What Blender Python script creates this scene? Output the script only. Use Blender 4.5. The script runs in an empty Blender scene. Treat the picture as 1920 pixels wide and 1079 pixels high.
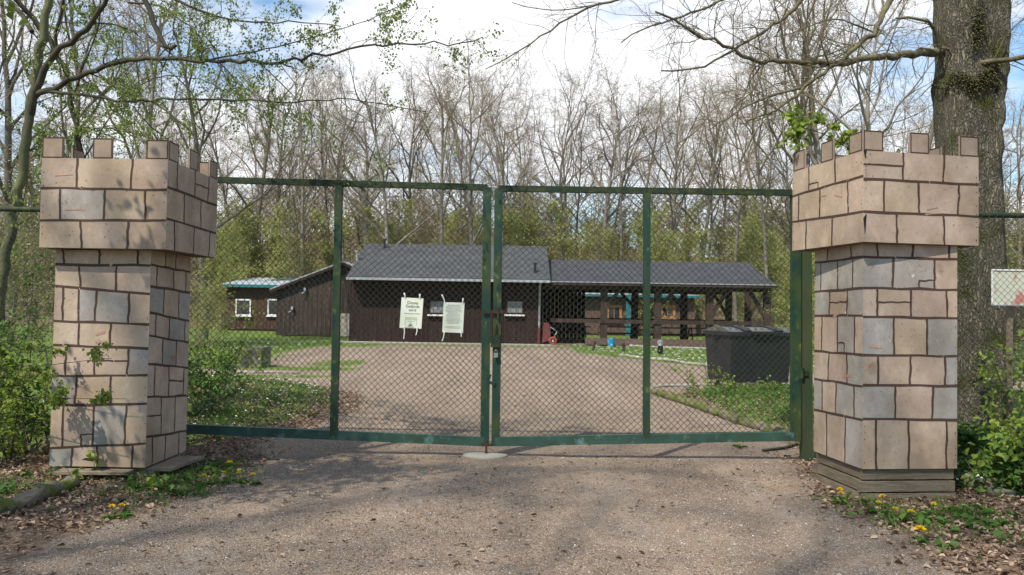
import bpy, math, random
import numpy as np
from mathutils import Vector, Matrix

# ------------------------------------------------------------------ camera, world, sun
S = bpy.context.scene
col = S.collection
FPX, CX, CY = 1500.0, 960.0, 539.5
CAM = np.array([0.0, 0.0, 1.55])
PITCH, ROLL = math.atan(40.5 / FPX), math.radians(0.9)
Fv = np.array([0, math.cos(PITCH), math.sin(PITCH)])
U0 = np.array([0, -math.sin(PITCH), math.cos(PITCH)])
X0 = np.array([1.0, 0, 0])
Rv = math.cos(ROLL) * X0 + math.sin(ROLL) * U0
Uv = math.cos(ROLL) * U0 - math.sin(ROLL) * X0
cd = bpy.data.cameras.new('camera'); cam = bpy.data.objects.new('camera', cd); col.objects.link(cam)
cd.sensor_width = 36; cd.lens = FPX / 1920 * 36; cd.clip_end = 2000; cd.clip_start = .05
M = Matrix.Identity(4)
for i in range(3):
    M[i][0], M[i][1], M[i][2], M[i][3] = Rv[i], Uv[i], -Fv[i], CAM[i]
cam.matrix_world = M
S.camera = cam

SUN_EL = math.radians(52)
sun_h = np.array([0.60, 0.80, 0]); sun_h /= np.linalg.norm(sun_h)       # the way the light travels over the ground
sdir = sun_h * math.cos(SUN_EL) - np.array([0, 0, math.sin(SUN_EL)])
ld = bpy.data.lights.new('sun', 'SUN'); ld.energy = 5.0; ld.angle = math.radians(.6); ld.color = (1, .93, .81)
sun = bpy.data.objects.new('sun', ld); col.objects.link(sun)
sun.rotation_euler = Vector(tuple(sdir)).to_track_quat('-Z', 'Y').to_euler()

W = bpy.data.worlds.new('World'); S.world = W; W.use_nodes = True
nt = W.node_tree; nt.nodes.clear(); N = nt.nodes.new; L = nt.links.new
out = N('ShaderNodeOutputWorld'); bg = N('ShaderNodeBackground'); bg.inputs[1].default_value = .10
sky = N('ShaderNodeTexSky'); sky.sky_type = 'NISHITA'; sky.sun_disc = False
sky.sun_elevation = SUN_EL; sky.sun_rotation = math.atan2(-sun_h[0], -sun_h[1])
sky.air_density = 1.2; sky.dust_density = .6
tc = N('ShaderNodeTexCoord'); mp = N('ShaderNodeMapping'); mp.inputs['Scale'].default_value = (1.0, 1.0, 2.6)
mp.inputs['Location'].default_value = (0, 0, 0)
L(tc.outputs['Generated'], mp.inputs[0])
n1 = N('ShaderNodeTexNoise'); n1.inputs['Scale'].default_value = 2.3; n1.inputs['Detail'].default_value = 7; n1.inputs['Roughness'].default_value = .55
L(mp.outputs[0], n1.inputs['Vector'])
cr = N('ShaderNodeValToRGB'); cr.color_ramp.elements[0].position = .38; cr.color_ramp.elements[1].position = .53
cr.color_ramp.elements[0].color = (0.0,) * 3 + (1,); cr.color_ramp.elements[1].color = (1, 1, 1, 1)
L(n1.outputs['Fac'], cr.inputs[0])
n2 = N('ShaderNodeTexNoise'); n2.inputs['Scale'].default_value = 5; n2.inputs['Detail'].default_value = 5
L(mp.outputs[0], n2.inputs['Vector'])
cc = N('ShaderNodeMix'); cc.data_type = 'RGBA'
cc.inputs[6].default_value = (8.0, 8.4, 9.2, 1); cc.inputs[7].default_value = (11.5, 11.4, 11.3, 1)
L(n2.outputs['Fac'], cc.inputs[0])
mx = N('ShaderNodeMix'); mx.data_type = 'RGBA'
sp = N('ShaderNodeSeparateXYZ'); L(tc.outputs['Generated'], sp.inputs[0])
my = N('ShaderNodeMapRange'); my.inputs[1].default_value = -.35; my.inputs[2].default_value = .25; my.inputs[3].default_value = .25; L(sp.outputs['Y'], my.inputs[0])
mz = N('ShaderNodeMapRange'); mz.inputs[1].default_value = .55; mz.inputs[2].default_value = .85; mz.inputs[3].default_value = 1; mz.inputs[4].default_value = .35; L(sp.outputs['Z'], mz.inputs[0])
m1 = N('ShaderNodeMath'); m1.operation = 'MULTIPLY'; L(my.outputs[0], m1.inputs[0]); L(mz.outputs[0], m1.inputs[1])
m2 = N('ShaderNodeMath'); m2.operation = 'MULTIPLY'; L(m1.outputs[0], m2.inputs[0]); L(cr.outputs[0], m2.inputs[1])
L(m2.outputs[0], mx.inputs[0]); sb = N('ShaderNodeMix'); sb.data_type = 'RGBA'; sb.blend_type = 'MULTIPLY'; sb.inputs[0].default_value = 1; sb.inputs[7].default_value = (1.1, 1.38, 1.55, 1); L(sky.outputs[0], sb.inputs[6]); L(sb.outputs[2], mx.inputs[6]); L(cc.outputs[2], mx.inputs[7])
L(mx.outputs[2], bg.inputs[0]); L(bg.outputs[0], out.inputs[0])
S.view_settings.view_transform = 'Standard'; S.view_settings.look = 'None'
S.view_settings.gamma = 1; S.view_settings.use_curve_mapping = False
S.view_settings.exposure = 0.27
S.render.engine = 'CYCLES'
S.cycles.max_bounces = 6; S.cycles.transparent_max_bounces = 6; S.cycles.diffuse_bounces = 3
S.cycles.caustics_reflective = False; S.cycles.caustics_refractive = False

# ------------------------------------------------------------------ helpers
def ray(px, py):
    return Fv + (px - CX) / FPX * Rv + (CY - py) / FPX * Uv
def at(px, py, Y):
    d = ray(px, py); return CAM + d * (Y / d[1])
def gnd(px, py, z=0.0):
    d = ray(px, py); return CAM + d * ((z - CAM[2]) / d[2])
def V(*a): return np.array(a, float)
def unit(v): return v / (np.linalg.norm(v) + 1e-12)

def tag(o, label=None, cat=None, group=None, kind=None):
    for k, v in (('label', label), ('category', cat), ('group', group), ('kind', kind)):
        if v: o[k] = v
    return o
def empty(name, loc, label=None, cat=None, group=None):
    o = bpy.data.objects.new(name, None); col.objects.link(o); o.location = tuple(float(c) for c in loc)
    o.empty_display_size = .1
    return tag(o, label, cat, group)

class MB:
    """collects shapes and links them as ONE mesh"""
    def __init__(s): s.v = []; s.f = {}; s.n = 0
    def add(s, verts, faces, m=0, smooth=False, c=None):
        verts = np.asarray(verts, float).reshape(-1, 3); faces = np.asarray(faces, int)
        if faces.ndim == 1: faces = faces[None]
        s.v.append(verts)
        k = len(faces)
        c = (1, 1, 1) if c is None else c
        cc_ = np.broadcast_to(np.asarray(c, float), (k, 3))
        s.f.setdefault(faces.shape[1], []).append((faces + s.n, np.broadcast_to(m, (k,)), np.full(k, smooth), cc_))
        s.n += len(verts)
    def box(s, c, size, R=None, m=0, col=None):
        h = np.asarray(size, float) / 2
        q = np.array([[x, y, z] for x in (-1, 1) for y in (-1, 1) for z in (-1, 1)]) * h
        if R is not None: q = q @ np.asarray(R).T
        s.add(q + np.asarray(c), [[0, 1, 3, 2], [4, 6, 7, 5], [0, 4, 5, 1], [2, 3, 7, 6], [0, 2, 6, 4], [1, 5, 7, 3]], m, c=col)
    def aabb(s, a, b, m=0, col=None):
        a, b = np.asarray(a, float), np.asarray(b, float); s.box((a + b) / 2, np.abs(b - a), m=m, col=col)
    def bar(s, a, b, w, t, m=0, side=None, col=None):
        """a bar from a to b; w across (sideways), t deep"""
        a, b = np.asarray(a, float), np.asarray(b, float); d = unit(b - a)
        dp = V(0, 1, 0) if side is None else np.asarray(side, float)
        if abs(d @ dp) > .95: dp = V(1, 0, 0)
        sx = unit(np.cross(d, dp)); dp = np.cross(sx, d)
        s.box((a + b) / 2, (w, t, np.linalg.norm(b - a)), np.stack([sx, dp, d], 1), m, col)
    def tube(s, pts, rad, n=6, m=0, cap=True):
        pts = np.asarray(pts, float); k = len(pts); rad = np.broadcast_to(np.asarray(rad, float), (k,))
        T = np.gradient(pts, axis=0); T /= np.linalg.norm(T, axis=1)[:, None] + 1e-12
        ref = V(0, 0, 1) if abs(T[0][2]) < .9 else V(1, 0, 0)
        a = unit(np.cross(T[0], ref)); rings = []
        ang = np.arange(n) / n * 2 * math.pi
        for i in range(k):
            a = unit(a - T[i] * (a @ T[i])); b = np.cross(T[i], a)
            rings.append(pts[i] + rad[i] * (np.cos(ang)[:, None] * a + np.sin(ang)[:, None] * b))
        base = np.arange(k - 1)[:, None] * n; j = np.arange(n)[None]; j2 = (j + 1) % n
        q = np.stack([base + j, base + j2, base + n + j2, base + n + j], -1).reshape(-1, 4)
        s.add(np.concatenate(rings), q, m, True)
        if cap and n > 3:
            s.add(rings[-1], [list(range(n))], m); s.add(rings[0], [list(range(n))[::-1]], m)
    def segs(s, P0, P1, R0, R1, n=3, m=0):
        P0, P1 = np.asarray(P0), np.asarray(P1); k = len(P0)
        if k == 0: return
        R0, R1 = np.broadcast_to(R0, (k,)), np.broadcast_to(R1, (k,))
        d = P1 - P0; d /= np.linalg.norm(d, axis=1)[:, None] + 1e-12
        ref = np.where(np.abs(d[:, 2:3]) < .9, [[0., 0, 1]], [[1., 0, 0]])
        a = np.cross(d, ref); a /= np.linalg.norm(a, axis=1)[:, None]; b = np.cross(d, a)
        ang = np.arange(n) / n * 2 * math.pi
        o = np.cos(ang)[None, :, None] * a[:, None] + np.sin(ang)[None, :, None] * b[:, None]
        v = np.concatenate([P0[:, None] + o * R0[:, None, None], P1[:, None] + o * R1[:, None, None]], 1)
        base = (np.arange(k) * 2 * n)[:, None, None]; j = np.arange(n); j2 = (j + 1) % n
        q = np.stack([j, j2, j2 + n, j + n], -1)[None] + base
        s.add(v.reshape(-1, 3), q.reshape(-1, 4), m, True)
    def leaves(s, P, D, Nn, size, wid=.5, m=0, simple=False, fold=.18):
        P = np.asarray(P); k = len(P)
        if k == 0: return
        size = np.broadcast_to(size, (k,))[:, None]
        D = D / (np.linalg.norm(D, axis=1)[:, None] + 1e-9)
        sd = np.cross(D, Nn); sd /= np.linalg.norm(sd, axis=1)[:, None] + 1e-9; Nn = np.cross(sd, D)
        w = size * wid * .5; up = Nn * size * fold
        if simple:
            v = np.stack([P, P + D * size * .5 + sd * w + up, P + D * size, P + D * size * .5 - sd * w + up], 1)
            s.add(v.reshape(-1, 3), (np.arange(k) * 4)[:, None] + np.arange(4)[None], m); return
        v = np.stack([P, P + D * size * .3 + sd * w + up, P + D * size * .68 + sd * w * .75 + up * .7, P + D * size - up * .8,
                      P + D * size * .68 - sd * w * .75 + up * .7, P + D * size * .3 - sd * w + up], 1)
        b = (np.arange(k) * 6)[:, None]
        s.add(v.reshape(-1, 3), np.concatenate([b + np.array([[0, 1, 2, 3]]), b + np.array([[0, 3, 4, 5]])]), m, True)
    def build(s, name, mats, parent=None, colors=False):
        me = bpy.data.meshes.new(name)
        if not isinstance(mats, (list, tuple)): mats = [mats]
        Vv = np.concatenate(s.v)
        if parent is not None: Vv = Vv - np.array(parent_world(parent))
        starts, tots, loops, mi, sm, cs = [], [], [], [], [], []; n = 0
        for w, lst in s.f.items():
            for F, mm, ss, c in lst:
                k = len(F); loops.append(F.ravel()); starts.append(n + np.arange(k) * w); tots.append(np.full(k, w))
                mi.append(mm); sm.append(ss); cs.append(np.repeat(c, w, axis=0)); n += k * w
        loops = np.concatenate(loops); starts = np.concatenate(starts)
        me.vertices.add(len(Vv)); me.vertices.foreach_set('co', Vv.astype(np.float32).ravel())
        me.loops.add(n); me.loops.foreach_set('vertex_index', loops.astype(np.int32))
        me.polygons.add(len(starts)); me.polygons.foreach_set('loop_start', starts.astype(np.int32))
        me.polygons.foreach_set('material_index', np.concatenate(mi).astype(np.int32))
        me.polygons.foreach_set('use_smooth', np.concatenate(sm))
        if colors:
            ca = me.color_attributes.new('paint', 'FLOAT_COLOR', 'CORNER')
            c4 = np.concatenate([np.concatenate(cs), np.ones((n, 1))], 1); ca.data.foreach_set('color', c4.astype(np.float32).ravel())
        for m in mats: me.materials.append(m)
        me.update(calc_edges=True); me.validate()
        o = bpy.data.objects.new(name, me); col.objects.link(o)
        if parent is not None: o.parent = parent
        return o

def parent_world(o):
    p = np.array(o.location)
    while o.parent: o = o.parent; p = p + np.array(o.location)
    return p
def copy_tree(o, parent=None):
    c = o.copy(); col.objects.link(c); c.parent = parent
    for ch in list(o.children): copy_tree(ch, c)
    return c

# ------------------------------------------------------------------ materials
def mat(name, base, rough=.8, metal=0, spec=.3, var=None, vscale=8, stretch=(1, 1, 1), bump=0, bscale=40, detail=5, thr=(.35, .65), attr=None, extra=None, bdist=.02):
    m = bpy.data.materials.new(name); m.use_nodes = True; nt = m.node_tree; b = nt.nodes['Principled BSDF']
    N, L = nt.nodes.new, nt.links.new
    b.inputs['Roughness'].default_value = rough; b.inputs['Metallic'].default_value = metal; b.inputs['Specular IOR Level'].default_value = spec
    b.inputs['Base Color'].default_value = (*base, 1)
    tc = N('ShaderNodeTexCoord'); mp = N('ShaderNodeMapping'); mp.inputs['Scale'].default_value = stretch; L(tc.outputs['Object'], mp.inputs[0])
    cur = None
    if attr:
        a = N('ShaderNodeAttribute'); a.attribute_name = attr; cur = a.outputs['Color']
    layers = ([(var, vscale, thr)] if var else []) + (extra or [])
    for k, (c2, sc, th) in enumerate(layers):
        n = N('ShaderNodeTexNoise'); n.inputs['Scale'].default_value = sc; n.inputs['Detail'].default_value = detail; n.inputs['Roughness'].default_value = .6
        L(mp.outputs[0], n.inputs['Vector'])
        r = N('ShaderNodeMapRange'); r.inputs[1].default_value, r.inputs[2].default_value = th; L(n.outputs['Fac'], r.inputs[0])
        x = N('ShaderNodeMix'); x.data_type = 'RGBA'; L(r.outputs[0], x.inputs[0])
        if len(c2) == 3:
            if cur: L(cur, x.inputs[6])
            else: x.inputs[6].default_value = (*base, 1)
            x.inputs[7].default_value = (*c2, 1)
        else:                                   # (r,g,b,'mul'): multiply
            if cur: L(cur, x.inputs[6])
            else: x.inputs[6].default_value = (*base, 1)
            x.blend_type = 'MULTIPLY'; x.inputs[7].default_value = (*c2[:3], 1)
        cur = x.outputs[2]
    if cur: L(cur, b.inputs['Base Color'])
    if bump:
        n = N('ShaderNodeTexNoise'); n.inputs['Scale'].default_value = bscale; n.inputs['Detail'].default_value = 6; L(mp.outputs[0], n.inputs['Vector'])
        bp = N('ShaderNodeBump'); bp.inputs['Strength'].default_value = bump; bp.inputs['Distance'].default_value = bdist
        L(n.outputs['Fac'], bp.inputs['Height']); L(bp.outputs[0], b.inputs['Normal'])
    return m
def objvar(m, lo=.62, hi=1.25):
    nt = m.node_tree; N, L = nt.nodes.new, nt.links.new; b = nt.nodes['Principled BSDF']; src = b.inputs['Base Color'].links[0].from_socket
    oi = N('ShaderNodeObjectInfo'); rr_ = N('ShaderNodeMapRange'); rr_.inputs[3].default_value = lo; rr_.inputs[4].default_value = hi; L(oi.outputs['Random'], rr_.inputs[0])
    x = N('ShaderNodeMix'); x.data_type = 'RGBA'; x.blend_type = 'MULTIPLY'; x.inputs[0].default_value = 1; L(src, x.inputs[6]); L(rr_.outputs[0], x.inputs[7]); L(x.outputs[2], b.inputs['Base Color']); return m
def leafmat(name, c, c2, trans=.45, scale=1.2):
    m = bpy.data.materials.new(name); m.use_nodes = True; nt = m.node_tree; N, L = nt.nodes.new, nt.links.new
    nt.nodes.remove(nt.nodes['Principled BSDF']); o = nt.nodes['Material Output']
    g = N('ShaderNodeNewGeometry'); n = N('ShaderNodeTexNoise'); n.inputs['Scale'].default_value = scale
    L(g.outputs['Position'], n.inputs['Vector'])
    ad = N('ShaderNodeMath'); ad.operation = 'ADD'; mu = N('ShaderNodeMath'); mu.operation = 'MULTIPLY_ADD'; mu.inputs[1].default_value = .5; mu.inputs[2].default_value = -.25
    L(g.outputs['Random Per Island'], mu.inputs[0]); L(n.outputs['Fac'], ad.inputs[0]); L(mu.outputs[0], ad.inputs[1])
    r = N('ShaderNodeMapRange'); r.inputs[1].default_value = .3; r.inputs[2].default_value = .7; L(ad.outputs[0], r.inputs[0])
    x = N('ShaderNodeMix'); x.data_type = 'RGBA'; x.inputs[6].default_value = (*c, 1); x.inputs[7].default_value = (*c2, 1); L(r.outputs[0], x.inputs[0])
    p = N('ShaderNodeBsdfPrincipled'); p.inputs['Roughness'].default_value = .55; p.inputs['Specular IOR Level'].default_value = .25; L(x.outputs[2], p.inputs['Base Color'])
    t = N('ShaderNodeBsdfTranslucent'); L(x.outputs[2], t.inputs[0])
    ms = N('ShaderNodeMixShader'); ms.inputs[0].default_value = trans; L(p.outputs[0], ms.inputs[1]); L(t.outputs[0], ms.inputs[2]); L(ms.outputs[0], o.inputs[0])
    return m

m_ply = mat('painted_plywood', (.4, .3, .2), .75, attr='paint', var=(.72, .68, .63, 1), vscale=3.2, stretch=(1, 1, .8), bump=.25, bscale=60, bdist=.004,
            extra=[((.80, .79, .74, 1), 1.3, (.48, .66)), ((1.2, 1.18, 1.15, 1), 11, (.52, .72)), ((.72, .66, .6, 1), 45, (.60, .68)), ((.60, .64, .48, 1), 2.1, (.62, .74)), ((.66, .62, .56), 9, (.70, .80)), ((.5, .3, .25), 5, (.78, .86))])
m_plyedge = mat('plywood_edge', (.10, .07, .045), .85, var=(.2, .15, .09), vscale=12, bump=.3)
m_plyin = mat('plywood_inside', (.30, .23, .08), .85, var=(.2, .15, .05), vscale=8)
m_plank = mat('weathered_plank', (.17, .13, .085), .9, var=(.27, .22, .155), vscale=5, stretch=(1, 1, 9), bump=.5, bscale=30, extra=[((.08, .09, .04), 6, (.6, .75))])
m_plankv = [mat('plinth_board_%s' % nm, tuple(c * f for c in (.17, .13, .085)), .9, var=tuple(c * f for c in (.27, .22, .155)), vscale=5, stretch=(1, 1, 9), bump=.5, bscale=30, extra=[((.08, .09, .04), 6, (.6, .75)), ((.05, .04, .03), 3, (.62, .75))]) for nm, f in (('low', 1.05), ('middle', .85), ('high', .72))]
m_green = mat('mossy_green_paint', (.012, .042, .029), .5, var=(.04, .06, .02), vscale=5, stretch=(1, 1, .6), bump=.3, bscale=70, bdist=.003, thr=(.42, .62),
              extra=[((.12, .15, .05), 13, (.60, .72)), ((.006, .03, .022), 7, (.64, .72)), ((.22, .3, .24), 60, (.72, .78))])
m_gpost = mat('algae_green_post', (.028, .048, .024), .6, var=(.055, .066, .028), vscale=6, stretch=(1, 1, .3), bump=.3, bscale=60, bdist=.003, extra=[((.015, .06, .04), 4, (.55, .68))])
m_greentop = mat('algae_dark_paint', (.012, .026, .012), .7, var=(.045, .055, .016), vscale=9, thr=(.45, .65), bump=.4, bscale=50, extra=[((.09, .05, .02), 22, (.68, .74))])
m_greenlow = mat('washed_green_paint', (.042, .09, .068), .5, var=(.025, .055, .036), vscale=4, bump=.3, bscale=70, bdist=.003, extra=[((.10, .18, .16), 9, (.58, .7)), ((.05, .06, .02), 12, (.64, .72))])
m_wire = mat('galvanised_wire', (.045, .047, .04), .45, metal=.35, spec=.4, var=(.035, .045, .03), vscale=6)
m_rust = mat('rusty_steel', (.09, .06, .04), .7, metal=.4, var=(.04, .025, .018), vscale=20)
m_steel = mat('worn_steel', (.35, .34, .32), .4, metal=.8)
m_board = mat('dark_stained_boards', (.024, .014, .012), .85, spec=.15, var=(.046, .028, .023), vscale=3.0, stretch=(6, 6, .5), bump=.3, bscale=20, extra=[((.11, .085, .07), 5, (.6, .8))])
m_boardb = mat('grey_brown_boards', (.040, .029, .025), .85, spec=.15, var=(.085, .066, .056), vscale=3.0, stretch=(6, 6, .5), bump=.3, bscale=20, extra=[((.13, .11, .1), 5, (.62, .8))])
m_beam = mat('dark_timber', (.036, .023, .019), .85, spec=.15, var=(.075, .052, .044), vscale=4, stretch=(2, 2, .6))
m_felt = mat('grey_roof_felt', (.05, .052, .055), .9, spec=.2, var=(.078, .08, .082), vscale=2.2, bump=.3, bscale=30, extra=[((.09, .095, .09), 5, (.62, .75))])
m_feltd = mat('dark_roof_felt', (.042, .043, .050), .9, spec=.2, var=(.065, .066, .072), vscale=2.2, bump=.3, bscale=30, extra=[((.05, .06, .04), 5, (.62, .75))])
m_tin = mat('pale_tin_roof', (.36, .40, .44), .6, var=(.27, .31, .34), vscale=3)
m_teal = mat('teal_paint', (.03, .16, .18), .5, var=(.025, .12, .13), vscale=4)
m_white = mat('white_paint', (.72, .72, .70), .5, var=(.6, .6, .58), vscale=5)
m_glass = mat('window_glass', (.02, .025, .03), .08, spec=.6)
m_curtain = mat('net_curtain', (.10, .10, .10), .9, var=(.28, .28, .27), vscale=6, stretch=(6, 1, .7))
m_orange = mat('orange_pine', (.42, .19, .07), .6, var=(.3, .12, .04), vscale=5, stretch=(3, 3, .7))
m_redpipe = mat('red_pipe_paint', (.16, .04, .035), .6, var=(.1, .03, .03), vscale=8)
m_zinc = mat('zinc_pipe', (.42, .43, .45), .5, metal=.3, var=(.3, .31, .33), vscale=9)
m_binb = mat('black_bin_plastic', (.010, .011, .013), .5, spec=.4, var=(.02, .021, .022), vscale=5, bump=.1, bscale=50, extra=[((.045, .042, .038), 4, (.6, .8))])
m_binl = mat('weathered_lid_plastic', (.055, .058, .057), .45, spec=.4, var=(.12, .125, .12), vscale=5)
m_rub = mat('black_rubber', (.012, .012, .012), .8)
m_conc = mat('mossy_concrete', (.25, .22, .17), .95, var=(.14, .13, .09), vscale=8, bump=.8, bscale=25, extra=[((.09, .12, .02), 5, (.50, .62)), ((.06, .05, .03), 11, (.62, .72))])
m_kerb = mat('mossy_kerb_stone', (.17, .14, .10), .95, var=(.10, .12, .02), vscale=5, thr=(.42, .55), bump=1, bscale=22, extra=[((.05, .045, .03), 9, (.56, .68))])
m_slab = mat('pale_concrete', (.36, .33, .28), .9, var=(.27, .25, .21), vscale=4, bump=.3)
m_sign = mat('weathered_sign_board', (.68, .70, .62), .45, var=(.60, .64, .48), vscale=7, extra=[((.5, .52, .35), 14, (.66, .8))])
m_ink = mat('faded_ink', (.11, .12, .12), .7)
m_inkf = mat('pale_faded_ink', (.32, .34, .29), .7)
m_tie = mat('cable_tie_plastic', (.8, .8, .76), .5)
m_bucket = mat('blue_plastic', (.03, .30, .55), .4)
m_red = mat('red_rubber', (.35, .05, .03), .6)
m_bark = mat('grey_beech_bark', (.17, .145, .12), .95, spec=.1, var=(.25, .225, .19), vscale=1.3, stretch=(1, 1, .35), extra=[((.10, .10, .06), 2.5, (.55, .7))]); objvar(m_bark, .5, 1.25)
m_twig = objvar(mat('bare_twig_bark', (.20, .155, .105), .95, spec=.1, var=(.30, .24, .165), vscale=.8))
m_barkm = mat('mossy_maple_bark', (.085, .085, .055), .95, spec=.1, var=(.15, .16, .075), vscale=5, stretch=(1, 1, .4), bump=.6, bscale=30, extra=[((.045, .04, .035), 9, (.58, .7))])
m_barkt = mat('dark_branch_bark', (.050, .042, .036), .95, spec=.1, var=(.09, .085, .055), vscale=6)
m_barkb = mat('limb_bark', (.085, .068, .05), .95, spec=.1, var=(.17, .155, .085), vscale=7, bump=.6, bscale=40)
def bark_big():
    m = bpy.data.materials.new('furrowed_oak_bark'); m.use_nodes = True; nt = m.node_tree; N, L = nt.nodes.new, nt.links.new; b = nt.nodes['Principled BSDF']
    b.inputs['Roughness'].default_value = .95; b.inputs['Specular IOR Level'].default_value = .1
    tc = N('ShaderNodeTexCoord'); mp = N('ShaderNodeMapping'); mp.inputs['Scale'].default_value = (1, 1, .17); L(tc.outputs['Object'], mp.inputs[0])
    dn = N('ShaderNodeTexNoise'); dn.inputs['Scale'].default_value = 6; L(tc.outputs['Object'], dn.inputs['Vector'])
    ad = N('ShaderNodeMix'); ad.data_type = 'RGBA'; ad.blend_type = 'ADD'; ad.inputs[0].default_value = .12; L(mp.outputs[0], ad.inputs[6]); L(dn.outputs['Color'], ad.inputs[7])
    vo = N('ShaderNodeTexVoronoi'); vo.feature = 'DISTANCE_TO_EDGE'; vo.inputs['Scale'].default_value = 38; L(ad.outputs[2], vo.inputs['Vector'])
    r = N('ShaderNodeMapRange'); r.inputs[1].default_value = -.02; r.inputs[2].default_value = .42; vs = N('ShaderNodeMath'); vs.operation = 'MULTIPLY_ADD'; vs.inputs[1].default_value = .75; vn = N('ShaderNodeTexNoise'); vn.inputs['Scale'].default_value = 30; vn.inputs['Detail'].default_value = 8; vn.inputs['Roughness'].default_value = .7; L(mp.outputs[0], vn.inputs['Vector']); vm = N('ShaderNodeMath'); vm.operation = 'MULTIPLY_ADD'; vm.inputs[1].default_value = .9; vm.inputs[2].default_value = -.28; L(vn.outputs['Fac'], vm.inputs[0]); L(vo.outputs['Distance'], vs.inputs[0]); L(vm.outputs[0], vs.inputs[2]); L(vs.outputs[0], r.inputs[0])
    x = N('ShaderNodeMix'); x.data_type = 'RGBA'; x.inputs[6].default_value = (.045, .038, .028, 1); x.inputs[7].default_value = (.20, .182, .135, 1); L(r.outputs[0], x.inputs[0])
    n = N('ShaderNodeTexNoise'); n.inputs['Scale'].default_value = 2.6; n.inputs['Detail'].default_value = 7; L(tc.outputs['Object'], n.inputs['Vector'])
    r2 = N('ShaderNodeMapRange'); r2.inputs[1].default_value = .50; r2.inputs[2].default_value = .64; L(n.outputs['Fac'], r2.inputs[0])
    x2 = N('ShaderNodeMix'); x2.data_type = 'RGBA'; x2.inputs[7].default_value = (.075, .08, .025, 1); L(r2.outputs[0], x2.inputs[0]); L(x.outputs[2], x2.inputs[6])
    L(x2.outputs[2], b.inputs['Base Color'])
    bp = N('ShaderNodeBump'); bp.inputs['Strength'].default_value = 1; bp.inputs['Distance'].default_value = .05; L(r.outputs[0], bp.inputs['Height']); L(bp.outputs[0], b.inputs['Normal'])
    return m
m_oak = bark_big()
m_moss = mat('moss_cushion', (.075, .085, .028), 1, var=(.13, .11, .055), vscale=14, bump=1, bscale=40)
m_leaf = leafmat('young_maple_leaf', (.15, .20, .045), (.27, .34, .09), .45)
m_bud = leafmat('brown_bud_scales', (.19, .16, .08), (.35, .30, .17), .3, .3)
m_leafd = leafmat('dark_herb_leaf', (.05, .11, .02), (.12, .22, .04), .35)
m_leafh = leafmat('hazel_leaf', (.14, .21, .03), (.33, .41, .08), .45, 3)
m_leafu = leafmat('understorey_leaf', (.27, .29, .08), (.45, .45, .165), .45, .25)
m_leafo = leafmat('olive_undergrowth', (.18, .20, .06), (.30, .29, .13), .4, .25)
m_grass = leafmat('grass_blade', (.06, .13, .02), (.14, .24, .04), .35)
m_dead = leafmat('dead_leaf', (.12, .072, .045), (.42, .30, .21), .1, 9)
m_yel = mat('dandelion_yellow', (.8, .55, .01), .7)
m_wht = mat('white_petal', (.8, .8, .78), .7)
m_peb = leafmat('pebble_stone', (.18, .135, .10), (.42, .36, .30), .0, 6)

# ------------------------------------------------------------------ ground
def smooth(a, b, x): t = np.clip((x - a) / (b - a), 0, 1); return t * t * (3 - 2 * t)
_r = np.random.RandomState(5); _w = [(_r.uniform(.25, 1.4), _r.uniform(0, 6.28), _r.uniform(0, 6.28)) for _ in range(10)]
def wob(x, y):
    s = 0
    for k, (f, a, p) in enumerate(_w): s = s + np.sin(f * (x * math.cos(a) + y * math.sin(a)) * 1.7 + p)
    return s / 10
LE = np.array([(-6, -2.2), (3, -2.6), (4.6, -2.75), (5.8, -2.6), (7.2, -2.35), (8.5, -2.7), (10, -2.6), (12, -2.3), (14.5, -2.75), (15.8, -4.2), (16.6, -7), (17, -9), (40, -9)])
RE = np.array([(-6, 2.4), (3, 2.6), (4.6, 2.75), (5.8, 2.75), (6.6, 2.55), (8.4, 3.05), (10.5, 3.55), (13, 3.15), (15.0, 2.75), (15.7, 5.0), (16.4, 9), (40, 9)])
def verge(x, y):
    """signed metres outside the gravel (positive: verge)"""
    l = np.interp(y, LE[:, 0], LE[:, 1]); r = np.interp(y, RE[:, 0], RE[:, 1])
    return np.maximum(l - x, x - r)
def gz(x, y):
    x, y = np.asarray(x, float), np.asarray(y, float)
    v = verge(x, y) + .25 * wob(x * 2, y * 2)
    z = .10 * smooth(0, 1.2, v) * smooth(-2, 3, y) * (.3 + .7 * smooth(7.9, 9.5, y)) + .014 * wob(x * 3, y * 3) + .012 * wob(x * 9, y * 9) * smooth(-.2, .6, v)
    z = z * (1 - smooth(15, 24, y)) 
    z = z + .07 * np.exp(-((x - 0) / 3.5) ** 2) * smooth(9, 12, y) * (1 - smooth(16, 24, y)) * 0
    return z + smooth(60, 165 + 12 * np.sin(x * .045) + 5 * np.sin(x * .13 + 1), y) * (15 + 2 * np.sin(x * .06 + 2)) + .2 * smooth(50, 60, y) * wob(x * .2, y * .2)
def axis(parts):
    a = []
    for lo, hi, n in parts: a += list(np.linspace(lo, hi, n, endpoint=False))
    return np.array(a + [parts[-1][1]])
gx = axis([(-400, -60, 12), (-60, -14, 40), (-14, -5, 80), (-5, 5, 240), (5, 14, 80), (14, 60, 40), (60, 400, 12)])
gy = axis([(-40, 2, 24), (2, 12, 240), (12, 20, 110), (20, 40, 90), (40, 80, 30), (80, 600, 26)])
GX, GY = np.meshgrid(gx, gy); GZ = gz(GX, GY)
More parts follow.
